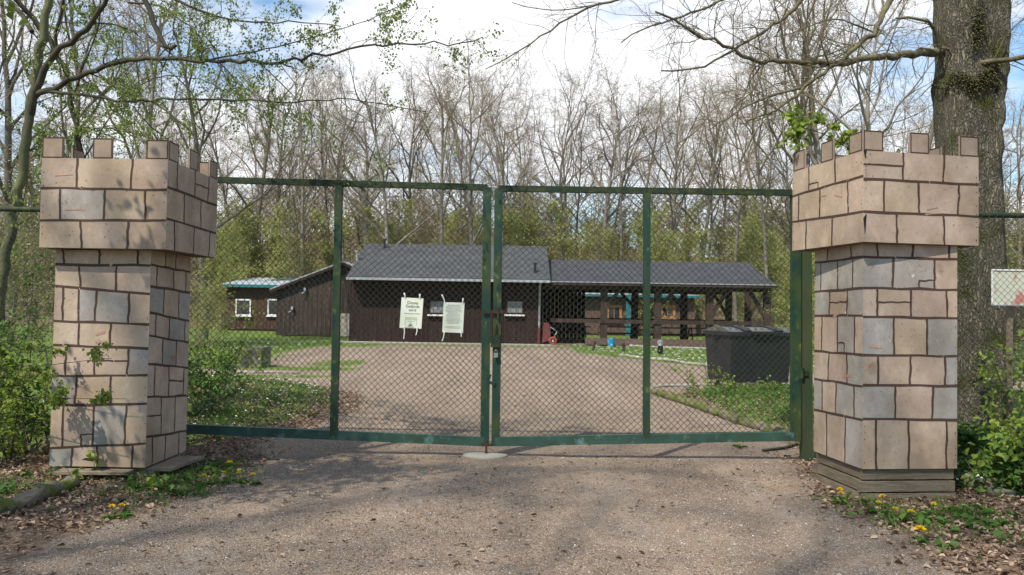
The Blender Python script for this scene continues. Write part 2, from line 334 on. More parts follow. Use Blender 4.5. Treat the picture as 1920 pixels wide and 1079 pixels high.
def grass_w(x, y):
    v = verge(x, y) + .55 * wob(x * 2.3, y * 2.3)
    g = smooth(.2 - .15 * (x > 0), .85 - .35 * (x > 0), v) * smooth(7.2, 9.5, y) * (1 - smooth(15.8, 16.3, y))
    # far side: lawn left before the huts, lawn right before the shelter
    hutlawn = smooth(29.5, 32, y + 1.5 * wob(x, y)) * (1 - smooth(-6, -4.6, x))
    n = wob(x * .8, y * .8)
    k0 = np.interp(x, [2.8, 5.5, 9, 20], [28.2, 22.2, 19, 16])
    shl = smooth(0, .8, y - k0 + .5 * n) * smooth(1.2, 3.6, x)
    strip = (smooth(19.0, 19.6, y + .6 * n) * (1 - smooth(20.2, 21, y + .6 * n)) + smooth(16.9, 17.4, y + .6 * n) * (1 - smooth(17.6, 18.3, y + .6 * n))) * (1 - smooth(-4.4, -3, x)) * .8
    far = smooth(40, 50, y) * .7 - .7 * smooth(54, 62, y)
    rim = .5 * smooth(31.0, 33, y + n) * (1 - smooth(34.2, 34.8, y))
    tint = .35 * smooth(-.1, .5, n) * smooth(17, 22, y) * smooth(-1, 4, x)
    strip = np.maximum(strip, .75 * smooth(.12, .45, n) * smooth(18, 22, y) * (1 - smooth(-2.5, 0, x)))
    left = smooth(17, 18, y) * smooth(6.4, 8.5, -x)
    return np.clip(np.maximum.reduce([g, hutlawn, shl, strip, far, rim, tint, left]), 0, 1) * (1 - .97 * smooth(50, 59, y))
def litter_w(x, y):
    v = verge(x, y) + .5 * wob(x * 3, y * 3)
    return np.clip(smooth(-.35, .5, v) * (1 - smooth(15.6, 16.3, y)) + smooth(48, 60, y), 0, 1)
gm = MB()
ny, nx = GX.shape; idx = np.arange(nx * ny).reshape(ny, nx)
gm.add(np.stack([GX, GY, GZ], -1).reshape(-1, 3), np.stack([idx[:-1, :-1], idx[:-1, 1:], idx[1:, 1:], idx[1:, :-1]], -1).reshape(-1, 4), 0, True)
def ground_mat():
    m = bpy.data.materials.new('gravel_ground'); m.use_nodes = True; nt = m.node_tree; N, L = nt.nodes.new, nt.links.new; b = nt.nodes['Principled BSDF']
    b.inputs['Roughness'].default_value = .95; b.inputs['Specular IOR Level'].default_value = .15
    g = N('ShaderNodeNewGeometry'); P = g.outputs['Position']
    def noise(sc, det=6, rough=.6):
        n = N('ShaderNodeTexNoise'); n.inputs['Scale'].default_value = sc; n.inputs['Detail'].default_value = det; n.inputs['Roughness'].default_value = rough; L(P, n.inputs['Vector']); return n.outputs['Fac']
    def rng(s, a, b_, lo=0, hi=1):
        r = N('ShaderNodeMapRange'); r.inputs[1].default_value = a; r.inputs[2].default_value = b_; r.inputs[3].default_value = lo; r.inputs[4].default_value = hi; L(s, r.inputs[0]); return r.outputs[0]
    def mixc(f, a, b_, mode='MIX'):
        x = N('ShaderNodeMix'); x.data_type = 'RGBA'; x.blend_type = mode
        (L(f, x.inputs[0]) if not isinstance(f, (int, float)) else setattr(x.inputs[0], 'default_value', f))
        for s, i in ((a, 6), (b_, 7)):
            if isinstance(s, tuple): x.inputs[i].default_value = (*s, 1)
            else: L(s, x.inputs[i])
        return x.outputs[2]
    def vor(sc, out='Color'):
        v = N('ShaderNodeTexVoronoi'); v.inputs['Scale'].default_value = sc; L(P, v.inputs['Vector']); return v.outputs[out]
    grav = mixc(rng(noise(.7), .35, .65), (.235, .160, .104), (.155, .106, .069))
    grav = mixc(rng(noise(14, 8, .75), .35, .7), grav, (.32, .245, .175))
    tr = N('ShaderNodeMapping'); tr.inputs['Scale'].default_value = (1.3, .22, 1); L(P, tr.inputs[0]); tn = N('ShaderNodeTexNoise'); tn.inputs['Scale'].default_value = 1; tn.inputs['Detail'].default_value = 6; L(tr.outputs[0], tn.inputs['Vector'])
    grav = mixc(rng(tn.outputs['Fac'], .5, .62, 0, .55), grav, (.15, .11, .08))
    grav = mixc(rng(tn.outputs['Fac'], .34, .44, .5, 0), grav, (.34, .27, .205))
    grav = mixc(rng(noise(2.2, 8, .8), .48, .7, 0, .8), grav, (.135, .098, .07))
    st = N('ShaderNodeSeparateColor'); L(vor(75), st.inputs[0])
    grav = mixc(rng(st.outputs[0], .55, 1, 0, .38), grav, (.38, .31, .245))
    grav = mixc(rng(st.outputs[1], .6, 1, 0, .4), grav, (.13, .10, .08))
    st2 = N('ShaderNodeSeparateColor'); L(vor(190), st2.inputs[0])
    grav = mixc(rng(st2.outputs[0], .93, .96), grav, (.62, .6, .56))
    lit = mixc(rng(noise(9, 8, .8), .35, .65), (.10, .065, .042), (.23, .16, .11))
    l2 = N('ShaderNodeSeparateColor'); L(vor(32), l2.inputs[0])
    lit = mixc(rng(l2.outputs[0], .5, 1, 0, .8), lit, (.33, .24, .165)); lit = mixc(rng(l2.outputs[1], .6, 1, 0, .8), lit, (.06, .042, .028))
    gr = mixc(rng(noise(3, 8, .75), .35, .65), (.075, .12, .022), (.15, .21, .045))
    gr = mixc(rng(noise(22, 6, .8), .52, .7), gr, (.20, .20, .08))
    aG = N('ShaderNodeAttribute'); aG.attribute_name = 'grass'; aL = N('ShaderNodeAttribute'); aL.attribute_name = 'litter'
    def edge(a, sc, amp=.6):
        s = N('ShaderNodeMath'); s.operation = 'MULTIPLY_ADD'; s.inputs[1].default_value = amp; s.inputs[2].default_value = -amp / 2; L(noise(sc, 8, .75), s.inputs[0])
        t = N('ShaderNodeMath'); t.operation = 'ADD'; L(a, t.inputs[0]); L(s.outputs[0], t.inputs[1]); return rng(t.outputs[0], .38, .62)
    c = mixc(edge(aL.outputs['Fac'], 5, .9), grav, lit)
    c = mixc(edge(aG.outputs['Fac'], 4, 1.3), c, gr)
    L(c, b.inputs['Base Color'])
    hs = N('ShaderNodeMath'); hs.operation = 'ADD'; L(noise(28, 8, .8), hs.inputs[0]); L(vor(75, 'Distance'), hs.inputs[1])
    bp = N('ShaderNodeBump'); bp.inputs['Strength'].default_value = .7; bp.inputs['Distance'].default_value = .015; L(hs.outputs[0], bp.inputs['Height']); L(bp.outputs[0], b.inputs['Normal'])
    return m
ground = gm.build('ground', ground_mat()); tag(ground, kind='structure', label='gravel drive and yard with leafy grass verges')
for nm, fn in (('grass', grass_w), ('litter', litter_w)):
    a = ground.data.attributes.new(nm, 'FLOAT', 'POINT'); a.data.foreach_set('value', fn(GX, GY).astype(np.float32).ravel())

# ------------------------------------------------------------------ castle towers of painted plywood
B, G, LN = (.445, .348, .27), (.35, .322, .292), (.075, .045, .032)
prnd = random.Random(3)
def face(mb, o, u, v, n, Wd, Hh, rows, top=(0, 0), lw=.019, mir=False):
    """paint masonry on a rectangle: o = top corner where u starts, v points down, n outward.
    rows: (yL, yR, [splits], 'colours', {block: extra}); y as fractions of the height at the row's foot"""
    o, u, v, n = map(np.asarray, (o, u, v, n))
    def P(a, b, off=0.0): return o + u * (a * Wd) + v * (b * Hh) + n * off
    def quad(a, b, c, d, c_, off=0.0):
        q = [P(*a, off), P(*b, off), P(*c, off), P(*d, off)]
        nn = np.cross(q[1] - q[0], q[2] - q[0])
        if nn @ n < 0: q = q[::-1]
        mb.add(q, [[0, 1, 2, 3]], 0, c=c_)
    def line(a, b, w=lw):
        k = 6; da = prnd.uniform(-.003, .003)
        pu, pv = np.linspace(a[0], b[0], k), np.linspace(a[1], b[1], k)
        hor = abs(b[0] - a[0]) * Wd > abs(b[1] - a[1]) * Hh
        jit = [0 if i in (0, k - 1) else prnd.uniform(-.006, .006) for i in range(k)]
        ws = [w * prnd.uniform(.75, 1.2) for _ in range(k)]
        zo = .0012 if hor else .0018
        for i in range(k - 1):
            if hor:
                h0, h1 = ws[i] / 2 / Hh, ws[i + 1] / 2 / Hh; j0, j1 = jit[i] / Hh, jit[i + 1] / Hh
                quad((pu[i], pv[i] + j0 - h0), (pu[i + 1], pv[i + 1] + j1 - h1), (pu[i + 1], pv[i + 1] + j1 + h1), (pu[i], pv[i] + j0 + h0), LN, zo)
            else:
                h0, h1 = ws[i] / 2 / Wd, ws[i + 1] / 2 / Wd; j0, j1 = jit[i] / Wd, jit[i + 1] / Wd
                quad((pu[i] + j0 - h0, pv[i]), (pu[i] + j0 + h0, pv[i]), (pu[i + 1] + j1 + h1, pv[i + 1]), (pu[i + 1] + j1 - h1, pv[i + 1]), LN, zo)
    pl, pr = 0.0, 0.0
    for ri, (yl, yr, sp, cs, ex) in enumerate(rows):
        xs = [0] + list(sp) + [1]
        bow = 0
        def yt(x): return pl + (pr - pl) * x
        def yb(x): return yl + (yr - yl) * x
        for k in range(len(xs) - 1):
            a, b = xs[k], xs[k + 1]; base = np.array(G if cs[k] == 'g' else B); t = prnd.uniform(.88, 1.06); tint = np.array([1, prnd.uniform(.98, 1.015), prnd.uniform(.96, 1.03)])
            quad((a, yt(a)), (b, yt(b)), (b, yb(b)), (a, yb(a)), tuple(base * t * tint))
            if k: line((a + prnd.uniform(-.012, .012), yt(a)), (a + prnd.uniform(-.012, .012), yb(a)))
            e = ex.get(k)
            if e == 'h': line((a, .52 * yt(a) + .48 * yb(a)), (b, .52 * yt(b) + .48 * yb(b)), lw * .8)
            if e == 'c':
                xm, ym = b - (b - a) * .38, yb(b) - (yb(b) - yt(b)) * .28
                line((xm, ym), (b, ym), lw * .7); line((xm, ym), (xm, yb(b)), lw * .7)
            if e == 's': quad((a + .01, yt(a) + .004), (b, yt(a) + .004), (b, yt(a) + .014), (a + .01, yt(a) + .014), (.012, .008, .006), .0022)
        if ri < len(rows) - 1: line((0, yl), (1, yr), lw * 1.15)
        pl, pr = yl, yr
    # drips and screw heads
    for _ in range(26):
        a, b = prnd.choice([.02, .98, prnd.random()]), prnd.random()
        quad((a - .004, b), (a + .004, b), (a + .004, b + .008 / Hh), (a - .004, b + .008 / Hh), (.06, .04, .03), .0024)
    for _ in range(9):
        a, b = prnd.uniform(.1, .85), prnd.uniform(.05, .9); s_ = prnd.uniform(.02, .10)
        quad((a, b), (a + .005, b), (a + s_ * .6, b + s_ * .35), (a + s_ * .6 - .005, b + s_ * .35), (.62, .56, .5), .0026)
    for _ in range(2):
        a, b = prnd.uniform(.05, .6), prnd.uniform(.1, .9); du, dv = prnd.uniform(.06, .16), prnd.uniform(-.05, .02)
        quad((a, b), (a, b + .012), (a + du, b + dv + .012), (a + du, b + dv), (.44, .27, .20), .0028)

def outline(mb, o, u, v, n, Wd, Hh, lw=.011):
    for (a, b, c, d) in ((0, 0, Wd, lw), (0, Hh - lw, Wd, Hh), (0, lw, lw, Hh - lw), (Wd - lw, lw, Wd, Hh - lw)):
        q = [o + u * a + v * b + n * .0012, o + u * c + v * b + n * .0012, o + u * c + v * d + n * .0012, o + u * a + v * d + n * .0012]
        if np.cross(q[1] - q[0], q[2] - q[0]) @ n < 0: q = q[::-1]
        mb.add(q, [[0, 1, 2, 3]], 0, c=LN)

def tower(root, cx, cy, z0, w, h, yaw, cw, ch, cyaw, czt, fronts, sides, cfront, cside, side, mh, capshift=(0, 0)):
    """square shaft w wide, h high from z0; cap cw wide, ch high; side = +1: the flank on the +x side is the visible one"""
    def frame(a): return V(math.cos(a), math.sin(a), 0), V(-math.sin(a), math.cos(a), 0)
    dn = V(0, 0, -1)
    def boxpaint(c, w_, h_, a, frows, srows, name, parent, thick=.018, hollow=False, z=0.0):
        X, Y = frame(a); mb = MB(); zt = z + h_
        C = V(c[0], c[1], 0); hw = w_ / 2
        def cor(i, j): return C + X * (i * hw) + Y * (j * hw) + V(0, 0, zt)
        face(mb, cor(-1, -1), X, dn, -Y, w_, h_, frows)
        if side > 0:
            face(mb, cor(1, -1), Y, dn, X, w_, h_, srows); face(mb, cor(-1, -1), Y, dn, -X, w_, h_, frows)
        else:
            face(mb, cor(-1, -1), Y, dn, -X, w_, h_, srows); face(mb, cor(1, -1), Y, dn, X, w_, h_, frows)
        face(mb, cor(-1, 1), X, dn, Y, w_, h_, frows)
        o = mb.build(name, m_ply, parent, colors=True)
        return o, X, Y, C, hw, zt
    sh, X, Y, C, hw, zt = boxpaint((cx, cy), w, h, yaw, fronts, sides, 'shaft', root, z=z0)
    R = np.stack([X, Y, V(0, 0, 1)], 1)
    for ze_ in (z0 + .02, zt - .02): e = MB(); e.box(C + V(0, 0, ze_), (w - .01, w - .01, .03), R); e.build('inner_frame', m_plyedge, root)
    zc = czt - ch
    cp, X, Y, C2, hw, zt2 = boxpaint((cx + capshift[0], cy + capshift[1]), cw, ch, cyaw, cfront, cside, 'cap', root, z=zc)
    R = np.stack([X, Y, V(0, 0, 1)], 1)
    un = MB(); un.box(C2 + V(0, 0, zc + .006), (cw - .004, cw - .004, .02), R); un.build('cap_underside', m_plyedge, root)
    inn = MB(); t = .018
    for (a, b) in ((-1, 0), (1, 0)):
        inn.box(C2 + X * (a * (hw - .012)) + V(0, 0, zt2 - ch / 2 - .001), (t, cw - .07, ch - .05), R)
        inn.box(C2 + Y * (a * (hw - .012)) + V(0, 0, zt2 - ch / 2 - .001), (cw - .07, t, ch - .05), R)
    inn.build('cap_lining', m_plyin, root)
    mw = cw * .165
    for (A, Bd) in ((X, Y), (Y, X)):                            # A along the side, Bd outward axis
        for sgn in (-1, 1):
            for pos in (-.5 + .0825, -.02, .5 - .0825):
                mb = MB(); hh = mh * prnd.uniform(.93, 1.06); tilt = prnd.uniform(-.006, .006)
                c = C2 + A * (pos * cw) + Bd * (sgn * (hw - .009)) + V(0, 0, zt2 + hh / 2 + .001)
                ww = mw * prnd.uniform(.92, 1.05)
                if abs(pos) > .3: c = C2 + A * (math.copysign(cw / 2 - ww / 2 - (.0195 if A is Y else .0), pos)) + Bd * (sgn * (hw - .009)) + V(0, 0, zt2 + hh / 2 + .001)
                RR = np.stack([A, Bd, V(0, 0, 1)], 1)
                mb.box(c, (ww, .018, hh), RR, col=tuple(np.array(B) * prnd.uniform(.72, .85)))
                for s2 in (-1, 1): outline(mb, c - A * ww / 2 + V(0, 0, hh / 2) + Bd * (s2 * .009), A, dn, Bd * s2, ww, hh)
                mb.build('merlon', m_ply, cp, colors=True)
    return C2

S_front_L = [(.08, .08, [.08, .455, .87], 'bbbb', {1: 's'}), (.18, .21, [.26, .65], 'bbb', {}), (.34, .35, [.09, .26, .435, .79], 'bbggb', {}),
             (.45, .46, [.26, .59], 'bbb', {}), (.59, .58, [.14, .44, .79], 'bbbg', {2: 'h'}), (.725, .71, [.25, .62], 'gbb', {}),
             (.92, .89, [.13, .44, .78], 'bbgb', {1: 'c'}), (1, 1, [.23, .5, .87], 'gbbb', {})]
S_side_L = [(.075, .09, [.35, .6], 'bbb', {}), (.175, .195, [.15, .55, .87], 'bbbb', {}), (.295, .34, [.33, .7], 'gbg', {}), (.40, .45, [.15, .48, .87], 'bbgb', {}),
            (.53, .58, [.33, .67], 'bgb', {}), (.68, .72, [.15, .5, .88], 'bbbb', {2: 'h'}), (.86, .90, [.33, .67], 'bbb', {0: 'h'}), (1, 1, [.15, .45, .8], 'bbbb', {})]
C_front_L = [(.34, .34, [.29, .72], 'bbb', {}), (.70, .68, [.15, .5, .84], 'bgbb', {}), (1, 1, [.33, .69], 'bbb', {})]
C_side_L = [(.31, .33, [.17, .52, .8], 'bbbb', {2: 'h'}), (.66, .69, [.32, .65], 'bbb', {}), (1, 1, [.15, .52, .85], 'bbbb', {})]
S_front_R = [(.085, .085, [.14, .53, .91], 'bbbb', {2: 's'}), (.22, .22, [.31, .76], 'ggb', {1: 'c'}), (.345, .345, [.15, .51, .89], 'bbbb', {1: 'h'}), (.51, .51, [.32, .67], 'gbg', {}),
             (.64, .64, [.16, .5, .87], 'bbbg', {}), (.785, .79, [.33, .73], 'gbg', {}), (1, 1, [.14, .49, .88], 'bbbb', {})]
S_side_R = [(.085, .085, [.23, .72], 'bbb', {}), (.22, .228, [.2, .5, .85], 'gggg', {}), (.34, .345, [.3, .67], 'gbg', {1: 'h'}), (.51, .515, [.16, .48, .84], 'bgbb', {1: 'c'}),
            (.645, .65, [.3, .68], 'gbb', {}), (.79, .80, [.16, .52, .81], 'ggbg', {}), (1, 1, [.33, .71], 'gbb', {})]
C_front_R = [(.315, .31, [.34, .69], 'bbb', {0: 'h'}), (.67, .675, [.165, .48, .82], 'bbbb', {}), (1, 1, [.29, .69], 'bbb', {})]
C_side_R = [(.28, .31, [.37, .75], 'bbb', {1: 'c'}), (.67, .635, [.19, .57, .9], 'bbbb', {}), (1, 1, [.41, .78], 'bbb', {})]

p = at(274, 877, 7.0); wS = .84
zb = p[2]; ztop = at(286, 470, 7.0)[2]
tl = empty('plywood_tower', (p[0] - wS / 2, 7.0 + wS / 2, 0), 'left tower of painted plywood masonry, half in leaf shadow and propped on boards', 'tower', 'painted castle towers beside the gate')
zcap = at(317, 300, 6.88)[2]
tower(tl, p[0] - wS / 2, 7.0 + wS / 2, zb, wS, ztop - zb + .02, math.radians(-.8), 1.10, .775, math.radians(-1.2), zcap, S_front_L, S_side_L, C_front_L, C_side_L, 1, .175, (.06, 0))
pr_ = at(1617, 880, 6.68); a6 = math.radians(6)
cR = pr_[:2] + .42 * V(math.cos(a6), math.sin(a6)) + .42 * V(-math.sin(a6), math.cos(a6))
zbR = pr_[2]; ztR = at(1612, 452, 6.68)[2]
tr = empty('plywood_tower', (cR[0], cR[1], 0), 'right tower of painted plywood masonry standing sunlit on a low plank plinth', 'tower', 'painted castle towers beside the gate')
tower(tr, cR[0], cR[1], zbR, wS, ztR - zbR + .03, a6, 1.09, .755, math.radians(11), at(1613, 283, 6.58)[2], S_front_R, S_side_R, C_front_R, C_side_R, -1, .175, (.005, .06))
q0 = C2r = V(cR[0] + .005, cR[1] + .06, 0); ca, sa = math.cos(math.radians(11)), math.sin(math.radians(11)); nc = V(q0[0] - .545 * ca + .545 * sa, q0[1] - .545 * sa - .545 * ca, 0); zt5 = at(1613, 283, 6.58)[2]
for z_, h_ in ((zt5 - .03, .045), (zt5 - .62, .10)): mb = MB(); mb.add([nc + V(.03 * ca, .03 * sa - .004, z_ + h_), nc + V(-.003, -.006, z_ + h_ * .6), nc + V(.012, -.006, z_ - h_ * .8), nc + V(.02, 0, z_)], [[0, 1, 2, 3]]); mb.build('split_corner', m_rub, tr)
# plinth of the right tower: three courses of planks
Xr, Yr = V(math.cos(a6), math.sin(a6), 0), V(-math.sin(a6), math.cos(a6), 0); RR = np.stack([Xr, Yr, V(0, 0, 1)], 1)
hz = (zbR + .03) / 3
for k in range(3):
    sz = wS - .085 + (.02, .03, .0)[k] ; mb = MB(); z = hz * (k + .5) - .03
    for sg in (-1, 1):
        mb.box(V(cR[0], cR[1], z) + Yr * sg * (sz / 2) + Xr * (-.015 if k == 1 else 0), (sz + .06, .035, hz - .014), RR)
        mb.box(V(cR[0], cR[1], z) + Xr * sg * (sz / 2), (.035, sz - .04, hz - .014), RR)
    mb.build('plinth_plank', m_plankv[k], tr)
# props under the left tower
mb = MB(); mb.box((p[0] - .42, 7.02, zb - .028), (.62, .34, .022), Matrix.Rotation(.05, 3, 'Z')); tag(mb.build('prop_board', m_plank, tl))
mb = MB(); mb.box((p[0] + .06, 7.36, zb - .028), (.34, .62, .022), Matrix.Rotation(-.1, 3, 'Z')); mb.build('prop_board', m_plank, tl)
mb = MB(); mb.box((p[0] - .16, 7.10, (zb - .04) / 2 + .0), (.42, .16, zb - .03), Matrix.Rotation(.08, 3, 'Z')); mb.build('prop_block', m_plank, tl)
mb = MB(); mb.box((p[0] - .4, 7.6, (zb - .04) / 2), (.6, .2, zb - .03)); mb.build('prop_block', m_plank, tl)

# ------------------------------------------------------------------ the gate
GYY = 8.45
def chain(mb, c00, c10, c01, c11, pitch=.068, r=.0024, y=None):
    """woven wire between four corners (bottom left, bottom right, top left, top right)"""
    c00, c10, c01, c11 = map(np.asarray, (c00, c10, c01, c11))
    Wd = np.linalg.norm(c10 - c00); Hh = np.linalg.norm(c01 - c00)
    nu = max(2, round(Wd / pitch * 2)); nv = max(2, round(Hh / pitch * 2))
    rr = np.random.RandomState(int(abs(c00[0] * 977)) % 9999)
    i = np.arange(nu + 1)[:, None]; j = np.arange(nv + 1)[None]
    u = (i + np.where(((i + j) % 2) == 0, -.5, .5)) / nu + rr.normal(0, .06, (nu + 1, nv + 1)) / nu + .4 * np.sin(np.arange(nv + 1)[None] * .21 + i * .13) / nu
    v = j / nv + 0 * u + rr.normal(0, .02, (nu + 1, nv + 1)) / nv
    off = np.where(((i + j) % 2) == 0, 1, -1) * r * 1.1 + 0 * u
    u = np.clip(u, 0, 1); v = np.clip(v, 0, 1)
    P = (c00 * ((1 - u) * (1 - v))[..., None] + c10 * (u * (1 - v))[..., None] + c01 * ((1 - u) * v)[..., None] + c11 * (u * v)[..., None])
    P[..., 1] += off + .006 * np.sin(u * 9 + v * 5)
    mb.segs(P[:, :-1].reshape(-1, 3), P[:, 1:].reshape(-1, 3), r, r, 4)
def g_(px, py): return at(px, py, GYY)
def leaf(root, xs_top, xs_bot, ytop, ybot, wid, names):
    """stiles at px positions; ytop/ybot give the rail centre lines"""
    k = len(xs_top)
    tops = [g_(xs_top[i], ytop[i]) for i in range(k)]; bots = [g_(xs_bot[i], ybot[i]) for i in range(k)]
    for i in range(k - 1):
        pass
    mb = MB(); mb.bar(tops[0], tops[-1], .062, .06, side=(0, 1, 0)); mb.build('top_rail', m_greentop, root)
    mb = MB(); mb.bar(bots[0], bots[-1], .095, .062, side=(0, 1, 0)); mb.build('bottom_rail', m_greenlow, root)
    for i in range(k):
        d = unit(tops[i] - bots[i]); mb = MB(); w = wid[i] / FPX * GYY
        mb.bar(bots[i] + d * (.048 if i in (0, k - 1) else .02) * 0 - d * .045 * (i in (0, k - 1)), tops[i] - d * (.0 if i in (0, k - 1) else .03), w, .058 if i in (0, k - 1) else .066)
        mb.build(names[i], m_green, root)
    for i in range(k - 1):
        mb = MB(); w0, w1 = wid[i] / 2 / FPX * GYY, wid[i + 1] / 2 / FPX * GYY
        yb = V(0, .022, 0)
        a, b = bots[i] + V(w0, 0, .045) + yb, bots[i + 1] + V(-w1, 0, .045) + yb
        c, d2 = tops[i] + V(w0, 0, -.03) + yb, tops[i + 1] + V(-w1, 0, -.03) + yb
        chain(mb, a, b, c, d2)
        for s0, s1 in ((a, c), (b, d2), (a, b), (c, d2)):          # straining wire and tie hooks round the edge
            mb.segs([s0], [s1], .0022, .0022, 4)
            kk = int(np.linalg.norm(s1 - s0) / .068)
            t = (np.arange(kk) + .5)[:, None] / kk; P = s0 + (s1 - s0) * t
            out = unit(np.cross(s1 - s0, V(0, 1, 0))); ctr = (a + b + c + d2) / 4
            if out @ (ctr - (s0 + s1) / 2) > 0: out = -out
            mb.segs(P + V(0, 0, 0), P + out * .018 + V(0, -.056, 0), .0032, .0032, 4)
        mb.build('wire_mesh', m_wire, root)
    return tops, bots
gl = empty('gate_leaf', g_(640, 855) * V(1, 1, 0), 'left leaf of the green steel gate, with two paper notices tied on', 'gate leaf', 'double gate of steel and chain link')
leaf(gl, [337, 636, 914], [300, 626, 909], [336, 343, 352], [802, 816, 828], [18, 13, 16], ['hinge_stile', 'middle_stile', 'lock_stile'])
gr = empty('gate_leaf', g_(1200, 855) * V(1, 1, 0), 'right leaf of the green steel gate with the lock box and padlock', 'gate leaf', 'double gate of steel and chain link')
leaf(gr, [935, 1213, 1492], [929, 1212, 1491], [354, 358, 362], [828, 821, 818], [15, 12, 17], ['lock_stile', 'middle_stile', 'hinge_stile'])
# extra wedge feet where the middle stiles meet the bottom rail come from the stile itself; fittings:
mb = MB(); mb.bar(g_(906, 586) - V(0, .05, 0), g_(944, 585) - V(0, .05, 0), .03, .02); mb.bar(g_(933, 575) - V(0, .05, 0), g_(934, 598) - V(0, .05, 0), .02, .03); mb.build('slide_bolt', m_rust, gl)
mb = MB(); mb.bar(g_(921, 706) - V(0, .04, 0), g_(914, 704) - V(0, .04, 0), .04, .03); mb.bar(g_(916, 716) - V(0, .04, 0), g_(928, 720) - V(0, .04, 0), .03, .02); mb.build('door_stop', m_green, gl)
mb = MB(); mb.bar(g_(912, 824) - V(0, .04, 0), g_(912, 851) - V(0, .04, 0), .022, .022); mb.bar(g_(903, 833) - V(0, .045, 0), g_(922, 833) - V(0, .045, 0), .03, .03); mb.build('drop_bolt', m_rust, gl)
mb = MB(); mb.bar(g_(929, 628) - V(0, .045, 0), g_(929, 651) - V(0, .045, 0), .10, .045); lb = mb.build('lock_box', m_greentop, gr)
mb = MB(); mb.bar(g_(929, 606) - V(0, .05, 0), g_(929, 626) - V(0, .05, 0), .018, .02); mb.build('handle', m_rust, gr)
mb = MB(); c = g_(930, 662) - V(0, .07, 0); mb.box(c - V(0, 0, .02), (.042, .02, .046))
th = np.linspace(0, math.pi, 9); mb.tube(np.stack([c[0] + .015 * np.cos(th), 0 * th + c[1], c[2] + .002 + .03 * np.sin(th)], 1), .0035, 6); mb.build('padlock', m_steel, gr)
# gate posts
def gpost(px0, py0, px1, py1, Y, w, label):
    a, b = at(px0, py0, Y), at(px1, py1, Y); a = V(b[0] + (a[0] - b[0]), Y, a[2]); b = V(b[0], Y, -.1)
    r = empty('gate_post', (b[0], Y, 0), label, 'gate post', 'steel posts the gate hangs on')
    mb = MB(); mb.bar(b, a, w, w); mb.build('post', m_gpost, r)
    mb = MB(); mb.box(a + V(0, 0, .004), (w * 1.04, w * 1.04, .008)); mb.build('post_cap', m_greentop, r)
    for q in (.32, .90):
        mb = MB(); z = b[2] + (a[2] - b[2]) * q - .1 * (q > .5); x = b[0] + (a[0] - b[0]) * q
        mb.tube([(x - w * .62, Y - .07, z), (x - w * .62, Y - .07, z + .11)], .022, 8); mb.box((x - w * .3, Y - .06, z + .05), (w * .7, .02, .05)); mb.build('hinge', m_greentop, r)
    return r
gpost(1509, 345, 1512, 845, 8.50, .105, 'mossy green square gate post between the right leaf and the right tower')
gpost(318, 330, 290, 850, 8.50, .105, 'green gate post hidden behind the left tower, holding the left leaf')
# stone under the drop bolt
def blob(name, c, sx, sy, sz, m, seed, parent=None, kind=None, seg=(12, 8), rough=.18):
    rr = np.random.RandomState(seed); mb = MB(); nu, nv = seg
    th = np.linspace(0, 2 * math.pi, nu, endpoint=False); ph = np.linspace(-math.pi / 2, math.pi / 2, nv)
    TH, PH = np.meshgrid(th, ph); rad = 1 + rough * (np.sin(2 * TH + seed) * np.cos(PH) + .7 * np.sin(3 * TH + 2 * PH + seed * 1.7)) * .6 + rr.uniform(-.05, .05, TH.shape)
    sg = lambda q: np.sign(q) * np.abs(q) ** .75
    P = np.stack([c[0] + sx * rad * sg(np.cos(PH)) * np.cos(TH), c[1] + sy * rad * sg(np.cos(PH)) * np.sin(TH), c[2] + sz * rad * sg(np.sin(PH))], -1)
    idx = np.arange(nu * nv).reshape(nv, nu); i2 = np.roll(idx, -1, 1)
    mb.add(P.reshape(-1, 3), np.stack([idx[:-1], i2[:-1], i2[1:], idx[1:]], -1).reshape(-1, 4), 0, True)
    return mb.build(name, m, parent)
q = gnd(908, 858); tag(blob('stop_stone', (q[0], q[1] + .05, .0), .26, .14, .04, m_slab, 4), 'flat pale stone set in the gravel under the gate bolt', 'stone')

# ------------------------------------------------------------------ notices tied to the gate
import os
def text(body, size, loc, parent, m, rot=0.0, name='lettering', spacing=1):
    cu = bpy.data.curves.new(name, 'FONT'); cu.body = body; cu.size = size; cu.align_x = 'CENTER'; cu.align_y = 'CENTER'; cu.extrude = .0006; cu.space_line = spacing; cu.resolution_u = 2
    o = bpy.data.objects.new(name + '_curve', cu); col.objects.link(o); bpy.context.view_layer.update()
    dg = bpy.context.evaluated_depsgraph_get(); me = bpy.data.meshes.new_from_object(o.evaluated_get(dg)); bpy.data.objects.remove(o)
    me.materials.clear(); me.materials.append(m)
    T = Matrix.Translation(Vector(tuple(loc))) @ Matrix.Rotation(rot, 4, 'Y') @ Matrix.Rotation(math.pi / 2, 4, 'X')
    me.transform(Matrix.Translation(-Vector(tuple(parent_world(parent)))) @ T)
    t = bpy.data.objects.new(name, me); col.objects.link(t); t.parent = parent; return t
def notice(corners, ties, label):
    Yn = GYY - .075
    P = [at(x, y, Yn) for x, y in corners]                     # tl, tr, br, bl
    c = sum(P) / 4; r = empty('notice', c, label, 'notice', 'paper notices tied to the gate mesh')
    mb = MB(); Q = [p_ + V(0, .006, 0) for p_ in P]
    mb.add(P + Q, [[3, 2, 1, 0], [4, 5, 6, 7], [0, 1, 5, 4], [1, 2, 6, 5], [2, 3, 7, 6], [3, 0, 4, 7]]); mb.build('board', m_sign, r)
    for (x0, y0, x1, y1) in ties:
        mb = MB(); a, b = at(x0, y0, Yn - .004), at(x1, y1, Yn - .004); mid = (a + b) / 2 + V(.006, -.006, 0)
        mb.tube([a, mid, b], .0055, 5); mb.box(a, (.016, .014, .016)); mb.build('cable_tie', m_tie, r)
    return r, P, c
